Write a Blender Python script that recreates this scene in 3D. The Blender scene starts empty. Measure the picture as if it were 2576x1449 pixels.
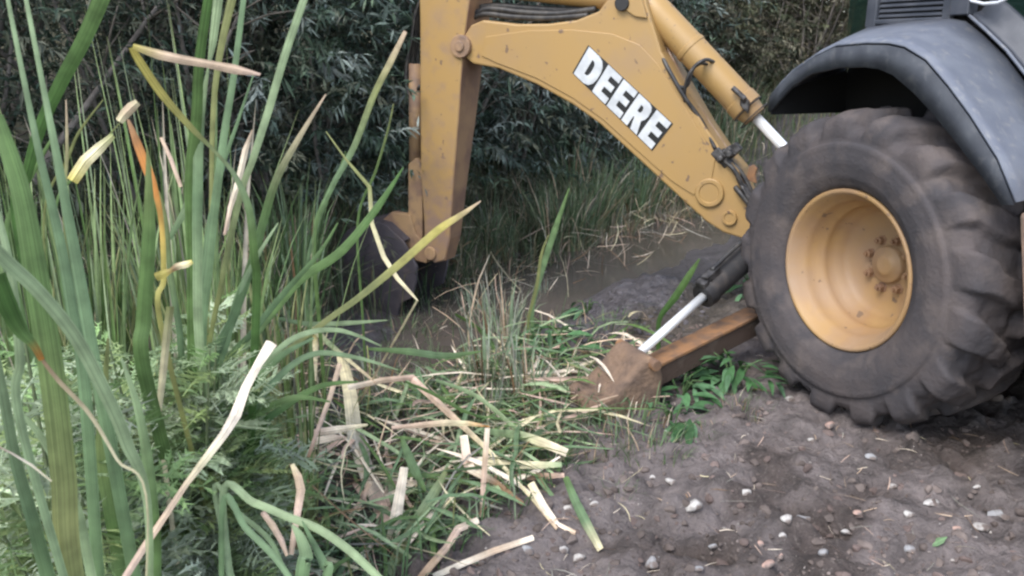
import bpy, bmesh, math, random
import numpy as np
from mathutils import Vector, Matrix
R = random.Random(7)
rad = math.radians
S = bpy.context.scene
COL = S.collection
# ------------------------------------------------------------------ camera, world, sun, exposure
CAM_H, PITCH, FPX = 1.5, 16.0, 2085.0            # eye height, degrees down, focal length for a 2576 px wide frame
cam = bpy.data.cameras.new('camera'); cam_o = bpy.data.objects.new('camera', cam); COL.objects.link(cam_o)
cam_o.location = (0, 0, CAM_H); cam_o.rotation_euler = (rad(90 - PITCH), 0, 0)
cam.sensor_width = 36; cam.lens = 36 * FPX / 2576; cam.clip_start = .05; cam.clip_end = 400
cam.dof.use_dof = True; cam.dof.focus_distance = 3.3; cam.dof.aperture_fstop = 9
S.camera = cam_o
SUN_EL, SUN_AZ = 52.0, 215.0                     # azimuth clockwise from +Y: behind and to the left of the camera
w = bpy.data.worlds.new('World'); S.world = w; w.use_nodes = True
nt = w.node_tree; bg = nt.nodes['Background']
sky = nt.nodes.new('ShaderNodeTexSky'); sky.sky_type = 'NISHITA'; sky.sun_disc = False
sky.sun_elevation = rad(SUN_EL); sky.sun_rotation = rad(SUN_AZ)
hs = nt.nodes.new('ShaderNodeHueSaturation'); hs.inputs['Saturation'].default_value = .62
nt.links.new(sky.outputs[0], hs.inputs['Color']); nt.links.new(hs.outputs[0], bg.inputs[0]); bg.inputs[1].default_value = .14
sun = bpy.data.lights.new('sun', 'SUN'); sun.energy = 1.15; sun.angle = rad(30); sun.color = (1, .95, .88)
so = bpy.data.objects.new('sun', sun); COL.objects.link(so)
sd = Vector((math.sin(rad(SUN_AZ)) * math.cos(rad(SUN_EL)), math.cos(rad(SUN_AZ)) * math.cos(rad(SUN_EL)), math.sin(rad(SUN_EL))))
so.rotation_euler = sd.to_track_quat('Z', 'Y').to_euler()
S.view_settings.view_transform = 'Standard'; S.view_settings.look = 'None'; S.view_settings.gamma = 1
S.view_settings.exposure = 1.6
S.cycles.filter_width = 2.4; S.cycles.max_bounces = 5; S.cycles.diffuse_bounces = 3; S.cycles.transparent_max_bounces = 8
S.cycles.use_denoising = True
# ------------------------------------------------------------------ photo pixel (2576 wide) -> point
def ray(px, py):
    c, s = math.cos(rad(PITCH)), math.sin(rad(PITCH))
    X, Y = (px - 1288) / FPX, (724 - py) / FPX
    return Vector((X, c + Y * s, -s + Y * c))
EYE = Vector((0, 0, CAM_H))
def P(px, py, Y):
    d = ray(px, py); return EYE + d * (Y / d.y)
def on_plane(px, py, p0, n):
    d = ray(px, py); return EYE + d * ((p0 - EYE).dot(n) / d.dot(n))
# ------------------------------------------------------------------ noise + terrain
class VNoise:
    def __init__(s, seed): s.t = np.random.RandomState(seed).rand(256, 256)
    def __call__(s, x, y):
        x = np.asarray(x, float); y = np.asarray(y, float)
        xi = np.floor(x).astype(int); yi = np.floor(y).astype(int); fx = x - xi; fy = y - yi
        fx = fx * fx * (3 - 2 * fx); fy = fy * fy * (3 - 2 * fy)
        g = lambda a, b: s.t[a & 255, b & 255]
        return (g(xi, yi) * (1 - fx) + g(xi + 1, yi) * fx) * (1 - fy) + (g(xi, yi + 1) * (1 - fx) + g(xi + 1, yi + 1) * fx) * fy
N1 = VNoise(1); N2 = VNoise(2); N3 = VNoise(3)
def sst(a, b, x):
    t = np.clip((x - a) / (b - a), 0, 1); return t * t * (3 - 2 * t)
def S_of(x, y): return -(np.asarray(x) + .25) * .8 + (np.asarray(y) - 2.1) * .6     # distance past the top of the bank
def _flat(px, py):
    d = ray(px, py); p = EYE + d * ((-.05 - CAM_H) / d.z); return p.x, p.y
CRACK = [[_flat(*p) for p in c] for c in (((1985, 1272), (2030, 1292), (2070, 1316), (2118, 1338)), ((1672, 1362), (1700, 1372), (1745, 1382), (1822, 1400)), ((2430, 1262), (2500, 1278), (2600, 1300)), ((2290, 1120), (2360, 1140), (2440, 1170)))]
PADX = _flat(1490, 1000)
def crack_depth(x, y):
    out = np.zeros(np.shape(x))
    for c in CRACK:
        for (ax_, ay_), (bx_, by_) in zip(c, c[1:]):
            vx, vy = bx_ - ax_, by_ - ay_; t = np.clip(((x - ax_) * vx + (y - ay_) * vy) / (vx * vx + vy * vy), 0, 1)
            dd = np.hypot(x - ax_ - t * vx, y - ay_ - t * vy) + (N2(x * 40, y * 40) - .5) * .012
            out = np.maximum(out, sst(.034, .008, dd))
    return out
def G(x, y, fine=True):
    x = np.asarray(x, float); y = np.asarray(y, float)
    s = S_of(x, y)
    z = -.05 - .45 * sst(-.15, 2.3, s) + .85 * sst(2.9, 4.7, s) + 3.2 * sst(4.8, 13, s)
    z = z + 1.7 * sst(9.6, 14.5, y + .35 * (x - 2)) * sst(1.2, 2.6, x) * sst(4.6, 2.5, s)
    z = z + .10 * np.exp(-((x - PADX[0]) ** 2 + (y - PADX[1]) ** 2) / .022)
    z = z + .13 * np.exp(-((x - 1.0) ** 2 + (y - 5.7) ** 2) / .18)
    z = z + .10 * (N1(x * .9, y * .9) - .5)* sst(.5, 3, np.abs(s + .4)+.3)
    z = z + .13 * sst(.5, 1.0, s) * sst(2.0, 1.45, s) * sst(1.5, .7, x)
    z = z + .16 * sst(-.55, -1.5, x) * sst(.8, 1.6, s)
    # wheel rut beside and in front of the machine
    if fine:
        d = N1(x * 5.1, y * 5.1) - .5; e = N2(x * 13, y * 13) - .5; h = N3(x * 31, y * 31) - .5
        ridge = np.abs(N2(x * 3.3 + 9, y * 3.3) - .5)
        near = sst(-3.2, -1.2, s)
        k_ = N3(x * 17 + 3, y * 17) - .5
        q_ = N1(x * 9.3 + 31, y * 9.3) - .5
        r_ = N2(x * 58 + 7, y * 58) - .5
        z = z + (.034 * d + .026 * e + .022 * h + .016 * r_ + .032 * sst(.08, .2, k_) * (.5 + q_) + .018 * sst(.12, .26, q_) - .03 * sst(.15, .3, -q_) - .015 * sst(.03, 0, ridge)) * (1 - .62 * sst(1.0, 1.7, s)) - .12 * crack_depth(x, y)
    return z
_gx = np.arange(-8, 9, .02); _gy = np.arange(-1, 24, .02); _GT = G(*np.meshgrid(_gx, _gy))
def Gf(x, y):
    i = (x + 8) / .02; j = (y + 1) / .02
    if not (0 <= i < len(_gx) - 1 and 0 <= j < len(_gy) - 1): return float(G(x, y))
    a, b = int(i), int(j); f, g = i - a, j - b
    return float((_GT[b, a] * (1 - f) + _GT[b, a + 1] * f) * (1 - g) + (_GT[b + 1, a] * (1 - f) + _GT[b + 1, a + 1] * f) * g)
def PG(px, py, h=0.0):
    """the ground point seen at a pixel, raised by h along the line of sight"""
    d = ray(px, py); t = .6
    lo = t
    while t < 40:
        p = EYE + d * t
        if p.z <= Gf(p.x, p.y) + h: break
        lo = t; t += .09
    for _ in range(7):
        m = (lo + t) / 2; p = EYE + d * m
        if p.z <= Gf(p.x, p.y) + h: t = m
        else: lo = m
    return EYE + d * t
# ------------------------------------------------------------------ mesh builder
class MB:
    def __init__(s): s.v = []; s.f = []; s.c = []; s.smooth = False
    def vert(s, p, c=None): s.v.append(tuple(p)); s.c.append(c or (1, 1, 1)); return len(s.v) - 1
    def face(s, *i): s.f.append(i)
    def box(s, o, ax, ay, az):
        """box from centre o and three half-axis vectors"""
        i = [s.vert(o + ax * a + ay * b + az * c) for a in (-1, 1) for b in (-1, 1) for c in (-1, 1)]
        for q in ((0, 1, 3, 2), (4, 6, 7, 5), (0, 4, 5, 1), (2, 3, 7, 6), (0, 2, 6, 4), (1, 5, 7, 3)): s.face(*[i[k] for k in q])
    def prism(s, pts, ext):
        n = len(pts); a = [s.vert(p) for p in pts]; b = [s.vert(p + ext) for p in pts]
        s.face(*a); s.face(*b[::-1])
        for k in range(n): s.face(a[k], b[k], b[(k + 1) % n], a[(k + 1) % n])
    def tube(s, path, r, seg=12, caps=True, col=None):
        path = [Vector(p) for p in path]
        rs = r if isinstance(r, (list, tuple)) else [r] * len(path)
        t0 = (path[1] - path[0]).normalized(); n = t0.orthogonal().normalized(); rings = []
        for k, p in enumerate(path):
            t = (path[min(k + 1, len(path) - 1)] - path[max(k - 1, 0)]).normalized()
            n = (n - t * n.dot(t)).normalized(); b = t.cross(n)
            rings.append([s.vert(p + (n * math.cos(2 * math.pi * q / seg) + b * math.sin(2 * math.pi * q / seg)) * rs[k], col) for q in range(seg)])
        for A, B in zip(rings, rings[1:]):
            for q in range(seg): s.face(A[q], A[(q + 1) % seg], B[(q + 1) % seg], B[q])
        if caps: s.face(*rings[0][::-1]); s.face(*rings[-1])
    def lathe(s, o, ax, prof, seg=48, e1=None, closed=False):
        """prof = (distance along ax, radius)"""
        e1 = (e1 or ax.orthogonal()).normalized(); e2 = ax.cross(e1); rings = []
        for a, r in prof:
            rings.append([s.vert(o + ax * a + (e1 * math.cos(2 * math.pi * q / seg) + e2 * math.sin(2 * math.pi * q / seg)) * r) for q in range(seg)])
        pairs = list(zip(rings, rings[1:])) + ([(rings[-1], rings[0])] if closed else [])
        for A, B in pairs:
            for q in range(seg): s.face(A[q], A[(q + 1) % seg], B[(q + 1) % seg], B[q])
        return rings
    def blade(s, pts, ws, side, cols, fold=.25):
        """grass leaf: a V-section strip; pts, ws (full widths), side vectors, colours per station"""
        prev = None
        for k, p in enumerate(pts):
            p = Vector(p); t = (Vector(pts[min(k + 1, len(pts) - 1)]) - Vector(pts[max(k - 1, 0)]))
            sv = Vector(side[k] if isinstance(side, list) else side); sv = (sv - t * (sv.dot(t) / max(t.dot(t), 1e-9)))
            sv = sv.normalized() if sv.length > 1e-6 else Vector((1, 0, 0))
            nn = t.cross(sv).normalized() if t.length > 1e-9 else Vector((0, 0, 1)); wd = ws[k] * .5
            c = cols[k]; cm = tuple(x * 1.12 for x in c)
            cur = (s.vert(p - sv * wd, (*c, 0)), s.vert(p + nn * wd * fold, (*cm, .5)), s.vert(p + sv * wd, (*c, 1)))
            if prev:
                s.face(prev[0], prev[1], cur[1], cur[0]); s.face(prev[1], prev[2], cur[2], cur[1])
            prev = cur
    def build(s, name, mat, parent=None, smooth=False, bevel=0, local=False, solid=0):
        me = bpy.data.meshes.new(name); me.from_pydata(s.v, [], s.f)
        if any(c != (1, 1, 1) for c in s.c):
            at = me.attributes.new('col', 'FLOAT_COLOR', 'POINT')
            at.data.foreach_set('color', np.array([(*c, 1)[:4] for c in s.c], np.float32).ravel())
        me.materials.append(mat)
        if smooth: me.polygons.foreach_set('use_smooth', [True] * len(me.polygons))
        me.update(); o = bpy.data.objects.new(name, me); COL.objects.link(o)
        if parent:
            o.parent = parent
            if not local: o.matrix_parent_inverse = WORLD(parent).inverted()
        if solid: m = o.modifiers.new('solid', 'SOLIDIFY'); m.thickness = solid; m.offset = 0
        if bevel:
            m = o.modifiers.new('bevel', 'BEVEL'); m.width = bevel; m.segments = 2; m.limit_method = 'ANGLE'; m.angle_limit = rad(35)
        return o
def WORLD(o):
    m = Matrix.LocRotScale(o.location, o.rotation_euler, o.scale)
    return (WORLD(o.parent) @ o.matrix_parent_inverse @ m) if o.parent else m
def thing(name, loc, label, cat, group=None):
    o = bpy.data.objects.new(name, None); o.empty_display_size = .1; COL.objects.link(o); o.location = loc
    return tag(o, label, cat, group)
def tag(o, label=None, cat=None, group=None, kind=None):
    if label: o['label'] = label
    if cat: o['category'] = cat
    if group: o['group'] = group
    if kind: o['kind'] = kind
    return o
def copy_tree(o, parent=None):
    c = o.copy(); COL.objects.link(c); c.parent = parent
    for ch in list(o.children): copy_tree(ch, c)
    return c
# ------------------------------------------------------------------ materials
def mat(name, base, rough=.6, chips=False, zmud=None, zcol=(.22, .14, .10), metal=0, var=None, vscale=6, vmix=(.4, .65), bump=0, bscale=40, dirt=None, dscale=3, damt=(.5, .7), spec=.5, detail=6):
    m = bpy.data.materials.new(name); m.use_nodes = True; t = m.node_tree; n = t.nodes; L = t.links
    b = n['Principled BSDF']; b.inputs['Roughness'].default_value = rough; b.inputs['Metallic'].default_value = metal
    b.inputs['Specular IOR Level'].default_value = spec
    co = n.new('ShaderNodeTexCoord')
    def noise(sc, det=detail):
        x = n.new('ShaderNodeTexNoise'); x.inputs['Scale'].default_value = sc; x.inputs['Detail'].default_value = det
        L.new(co.outputs['Object'], x.inputs['Vector']); return x.outputs['Fac']
    def ramp(src, a, bb):
        x = n.new('ShaderNodeMapRange'); x.inputs[1].default_value = a; x.inputs[2].default_value = bb; L.new(src, x.inputs[0]); return x.outputs[0]
    def mix(f, a, c):
        x = n.new('ShaderNodeMix'); x.data_type = 'RGBA'
        L.new(f, x.inputs[0])
        for sck, v in ((x.inputs[6], a), (x.inputs[7], c)):
            if isinstance(v, tuple): sck.default_value = (*v, 1)
            else: L.new(v, sck)
        return x.outputs[2]
    cur = base
    if var: cur = mix(ramp(noise(vscale), *vmix), cur, var)
    if dirt: cur = mix(ramp(noise(dscale, 10), *damt), cur, dirt)
    if chips: cur = mix(ramp(noise(17, 14), .655, .70), cur, (.17, .11, .07))
    if zmud:                                                       # mud splashed up from the digging, densest low down
        g = n.new('ShaderNodeNewGeometry'); sx = n.new('ShaderNodeSeparateXYZ'); L.new(g.outputs['Position'], sx.inputs[0])
        a1 = n.new('ShaderNodeMapRange'); a1.inputs[1].default_value = zmud[1]; a1.inputs[2].default_value = zmud[0]; L.new(sx.outputs[2], a1.inputs[0])
        a2 = n.new('ShaderNodeMapRange'); a2.inputs[1].default_value = .3; a2.inputs[2].default_value = .7; a2.inputs[3].default_value = -.55; a2.inputs[4].default_value = .45; L.new(noise(11, 10), a2.inputs[0])
        a3 = n.new('ShaderNodeMath'); a3.use_clamp = True; L.new(a1.outputs[0], a3.inputs[0]); L.new(a2.outputs[0], a3.inputs[1])
        cur = mix(a3.outputs[0], cur, zcol)
    if isinstance(cur, tuple): b.inputs['Base Color'].default_value = (*cur, 1)
    else: L.new(cur, b.inputs['Base Color'])
    if bump:
        bp = n.new('ShaderNodeBump'); bp.inputs['Strength'].default_value = bump; bp.inputs['Distance'].default_value = .02
        L.new(noise(bscale, 8), bp.inputs['Height']); L.new(bp.outputs[0], b.inputs['Normal'])
    return m
def plant_mat(name, trans=.3, rough=.55):
    m = bpy.data.materials.new(name); m.use_nodes = True; t = m.node_tree; n = t.nodes; L = t.links
    b = n['Principled BSDF']; b.inputs['Roughness'].default_value = rough; b.inputs['Specular IOR Level'].default_value = .35
    at = n.new('ShaderNodeAttribute'); at.attribute_name = 'col'
    co = n.new('ShaderNodeTexCoord'); nz = n.new('ShaderNodeTexNoise'); nz.inputs['Scale'].default_value = 22; nz.inputs['Detail'].default_value = 5
    L.new(co.outputs['Object'], nz.inputs['Vector'])
    mr = n.new('ShaderNodeMapRange'); mr.inputs[1].default_value = .3; mr.inputs[2].default_value = .7; mr.inputs[3].default_value = .72; mr.inputs[4].default_value = 1.25
    L.new(nz.outputs['Fac'], mr.inputs[0])
    # veins running along the blade: a noise stretched along its length
    ml = n.new('ShaderNodeVectorMath'); ml.operation = 'SCALE'; ml.inputs['Scale'].default_value = 1.5; L.new(co.outputs['Object'], ml.inputs[0])
    cx = n.new('ShaderNodeCombineXYZ'); sc = n.new('ShaderNodeMath'); sc.operation = 'MULTIPLY'; sc.inputs[1].default_value = 16; L.new(at.outputs['Alpha'], sc.inputs[0]); L.new(sc.outputs[0], cx.inputs[0])
    ad = n.new('ShaderNodeVectorMath'); L.new(ml.outputs[0], ad.inputs[0]); L.new(cx.outputs[0], ad.inputs[1])
    n2 = n.new('ShaderNodeTexNoise'); n2.inputs['Scale'].default_value = 1; n2.inputs['Detail'].default_value = 3; L.new(ad.outputs[0], n2.inputs['Vector'])
    m2 = n.new('ShaderNodeMapRange'); m2.inputs[1].default_value = .3; m2.inputs[2].default_value = .7; m2.inputs[3].default_value = .7; m2.inputs[4].default_value = 1.35; L.new(n2.outputs['Fac'], m2.inputs[0])
    mq = n.new('ShaderNodeMath'); mq.operation = 'MULTIPLY'; L.new(mr.outputs[0], mq.inputs[0]); L.new(m2.outputs[0], mq.inputs[1])
    mx = n.new('ShaderNodeVectorMath'); mx.operation = 'SCALE'; L.new(at.outputs['Color'], mx.inputs[0]); L.new(mq.outputs[0], mx.inputs['Scale'])
    L.new(mx.outputs[0], b.inputs['Base Color'])
    if trans:
        tr = n.new('ShaderNodeBsdfTranslucent'); L.new(mx.outputs[0], tr.inputs['Color'])
        ms = n.new('ShaderNodeMixShader'); ms.inputs[0].default_value = trans
        L.new(b.outputs[0], ms.inputs[1]); L.new(tr.outputs[0], ms.inputs[2]); L.new(ms.outputs[0], n['Material Output'].inputs['Surface'])
    return m
YEL = (.36, .225, .082)
M = dict(
    paint=mat('yellow_paint', YEL, .45, chips=True, var=(.345, .22, .09), vscale=4, dirt=(.30, .20, .12), dscale=2.2, damt=(.52, .75), bump=.03, bscale=300),
    stickpaint=mat('paint_mudded_low_down', YEL, .5, chips=True, zmud=(.1, 1.0), zcol=(.25, .165, .12), var=(.345, .22, .09), vscale=4, dirt=(.30, .20, .12), dscale=3, damt=(.5, .75), bump=.05, bscale=120),
    muddy=mat('mud_smeared_paint', (.36, .23, .12), .65, var=(.24, .15, .10), vscale=5, vmix=(.42, .58), dirt=(.18, .12, .09), dscale=9, damt=(.5, .66), bump=.15, bscale=60),
    brownside=mat('mud_stained_steel', (.20, .115, .075), .7, var=(.32, .19, .10), vscale=5, vmix=(.4, .65), bump=.1, bscale=60),
    rim=mat('wheel_paint', (.36, .222, .095), .55, chips=True, var=(.30, .175, .08), vscale=7, dirt=(.33, .225, .145), dscale=3.5, damt=(.42, .7), bump=.05, bscale=80),
    rubber=mat('dusty_rubber', (.055, .051, .055), .85, var=(.086, .073, .072), vscale=5, dirt=(.115, .096, .09), dscale=9, damt=(.5, .75), bump=.22, bscale=60, spec=.25),
    plastic=mat('textured_dark_plastic', (.118, .132, .168), .62, var=(.155, .17, .205), vscale=9, vmix=(.4, .7), dirt=(.22, .22, .225), dscale=30, damt=(.55, .8), bump=.18, bscale=420, spec=.45),
    lip=mat('dark_plastic_edge', (.034, .039, .05), .75, var=(.055, .062, .075), vscale=12, dirt=(.085, .088, .095), dscale=24, damt=(.55, .8), bump=.15, bscale=300),
    black=mat('black_steel', (.018, .017, .018), .6, var=(.05, .042, .038), vscale=14, vmix=(.5, .7), bump=.1),
    greyblack=mat('cab_black_trim', (.04, .046, .06), .55, var=(.07, .075, .09), vscale=10),
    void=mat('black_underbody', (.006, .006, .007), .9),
    hose=mat('black_hose_rubber', (.02, .02, .022), .5, var=(.06, .055, .05), vscale=20),
    greasy=mat('greasy_fitting_metal', (.10, .095, .095), .45, metal=.5, var=(.03, .028, .028), vscale=25, vmix=(.4, .6)),
    pipe=mat('brown_steel_line', (.30, .19, .13), .45, metal=.3, var=(.5, .38, .3), vscale=15),
    chrome=mat('chrome_rod', (.88, .90, .92), .3, metal=.45),  # bright reflection painted in: whitish base colour, only half metallic
    rust=mat('rusty_steel', (.065, .042, .032), .8, var=(.07, .045, .035), vscale=9, dirt=(.14, .11, .09), dscale=6, damt=(.5, .7), bump=.25, bscale=60),
    rustedge=mat('worn_orange_steel', (.27, .14, .065), .7, var=(.16, .095, .06), vscale=14, vmix=(.4, .6)),
    padmud=mat('mud_caked_steel', (.19, .125, .085), .9, var=(.10, .07, .055), vscale=14, dirt=(.25, .16, .10), dscale=7, damt=(.5, .7), bump=.6, bscale=45),
    bucket=mat('worn_bucket_steel', (.062, .055, .066), .6, var=(.085, .077, .088), vscale=7, dirt=(.13, .10, .09), dscale=5, damt=(.55, .75), bump=.2),
    letter=mat('silver_white_vinyl', (.60, .62, .64), .35, var=(.46, .48, .50), vscale=12),
    decal=mat('black_vinyl', (.012, .012, .013), .4),
    beige=mat('dusty_beige_panel', (.34, .235, .175), .6, var=(.26, .17, .12), vscale=5, dirt=(.16, .12, .10), dscale=6, damt=(.5, .7)),
)
def glass_mat():
    m = bpy.data.materials.new('green_tinted_glass'); m.use_nodes = True; t = m.node_tree; n = t.nodes; L = t.links
    b = n['Principled BSDF']; b.inputs['Base Color'].default_value = (.012, .028, .024, 1); b.inputs['Roughness'].default_value = .12
    tr = n.new('ShaderNodeBsdfTransparent'); tr.inputs[0].default_value = (.5, .66, .56, 1)
    ms = n.new('ShaderNodeMixShader'); ms.inputs[0].default_value = .55
    L.new(tr.outputs[0], ms.inputs[1]); L.new(b.outputs[0], ms.inputs[2]); L.new(ms.outputs[0], n['Material Output'].inputs['Surface'])
    return m
M['glass'] = glass_mat()
LEAF = plant_mat('living_leaf', .28); DRY = plant_mat('dry_reed', .12, .65); WOOD = plant_mat('woody_stem', 0, .85); BUSHLEAF = plant_mat('willow_leaf', .2, .5)
def ground_mat():
    m = bpy.data.materials.new('disturbed_soil'); m.use_nodes = True; t = m.node_tree; n = t.nodes; L = t.links
    b = n['Principled BSDF']; at = n.new('ShaderNodeAttribute'); at.attribute_name = 'col'; co = n.new('ShaderNodeTexCoord')
    def noise(sc, d=10):
        x = n.new('ShaderNodeTexNoise'); x.inputs['Scale'].default_value = sc; x.inputs['Detail'].default_value = d; x.inputs['Roughness'].default_value = .65
        L.new(co.outputs['Object'], x.inputs['Vector']); return x.outputs['Fac']
    mr = n.new('ShaderNodeMapRange'); mr.inputs[1].default_value = .32; mr.inputs[2].default_value = .68; mr.inputs[3].default_value = .52; mr.inputs[4].default_value = 1.4
    L.new(noise(9), mr.inputs[0])
    mx = n.new('ShaderNodeVectorMath'); mx.operation = 'SCALE'; L.new(at.outputs['Color'], mx.inputs[0]); L.new(mr.outputs[0], mx.inputs['Scale'])
    mm = n.new('ShaderNodeMix'); mm.data_type = 'RGBA'
    m2 = n.new('ShaderNodeMapRange'); m2.inputs[1].default_value = .56; m2.inputs[2].default_value = .72; m2.inputs[4].default_value = .6; L.new(noise(55, 6), m2.inputs[0])
    L.new(m2.outputs[0], mm.inputs[0]); L.new(mx.outputs[0], mm.inputs[6]); mm.inputs[7].default_value = (.27, .235, .21, 1)
    L.new(mm.outputs[2], b.inputs['Base Color'])
    ar = n.new('ShaderNodeAttribute'); ar.attribute_name = 'wet'
    rr = n.new('ShaderNodeMapRange'); rr.inputs[3].default_value = .9; rr.inputs[4].default_value = .32; L.new(ar.outputs['Fac'], rr.inputs[0]); L.new(rr.outputs[0], b.inputs['Roughness'])
    bp = n.new('ShaderNodeBump'); bp.inputs['Strength'].default_value = 1; bp.inputs['Distance'].default_value = .04; L.new(noise(30, 10), bp.inputs['Height']); L.new(bp.outputs[0], b.inputs['Normal'])
    return m
# ------------------------------------------------------------------ setting: ground and water
def axis(lo, a, b, hi, fine, coarse):
    return np.concatenate([np.arange(lo, a, coarse), np.arange(a, b, fine), np.arange(b, hi + coarse, coarse)])
def build_ground():
    xs = axis(-30, -2.0, 3.4, 34, .022, .4); ys = axis(-8, 1.3, 6.8, 52, .022, .4)
    X, Y = np.meshgrid(xs, ys); Z = G(X, Y); nx, ny = len(xs), len(ys)
    v = np.stack([X.ravel(), Y.ravel(), Z.ravel()], -1).astype(np.float32)
    i = np.arange(nx * ny).reshape(ny, nx); q = np.stack([i[:-1, :-1], i[:-1, 1:], i[1:, 1:], i[1:, :-1]], -1).reshape(-1, 4)
    me = bpy.data.meshes.new('ground'); me.vertices.add(len(v)); me.vertices.foreach_set('co', v.ravel())
    me.loops.add(q.size); me.loops.foreach_set('vertex_index', q.ravel().astype(np.int32))
    me.polygons.add(len(q)); me.polygons.foreach_set('loop_start', np.arange(0, q.size, 4, dtype=np.int32)); me.polygons.foreach_set('loop_total', np.full(len(q), 4, np.int32))
    me.update(calc_edges=True); me.polygons.foreach_set('use_smooth', np.ones(len(q), bool))
    s = S_of(X, Y).ravel(); n = N1(X * 2.1 + 5, Y * 2.1).ravel(); n2 = N2(X * 6, Y * 6).ravel()
    soil = np.array([.182, .155, .150]); dark = np.array([.085, .067, .061]); mud = np.array([.10, .092, .10]); bank = np.array([.085, .072, .06]); turf = np.array([.10, .095, .055])
    def lerp(a, b, f): return a + (b - a) * f[:, None]
    c = lerp(np.tile(soil, (len(s), 1)), dark, sst(.5, .75, n * .6 + n2 * .4))
    c = lerp(c, bank, sst(.1, .6, s)); wet = sst(.75, 1.2, s + (n - .5) * .5) * (1 - sst(2.7, 3.2, s))
    c = lerp(c, mud, wet); c = lerp(c, turf, sst(3, 4, s))
    at = me.attributes.new('col', 'FLOAT_COLOR', 'POINT'); at.data.foreach_set('color', np.c_[c, np.ones(len(c))].astype(np.float32).ravel())
    aw = me.attributes.new('wet', 'FLOAT', 'POINT'); aw.data.foreach_set('value', wet.astype(np.float32))
    me.materials.append(ground_mat()); o = bpy.data.objects.new('ground', me); COL.objects.link(o); tag(o, kind='structure')
build_ground()
wm = mat('muddy_water', (.085, .072, .062), .14, var=(.11, .095, .085), vscale=1.5, bump=.06, bscale=9, spec=.5)
mb = MB(); mb.face(*[mb.vert(p) for p in ((-9, 1, -.43), (12, 1, -.43), (12, 24, -.43), (-9, 24, -.43))]); tag(mb.build('water', wm), kind='structure')
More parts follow.
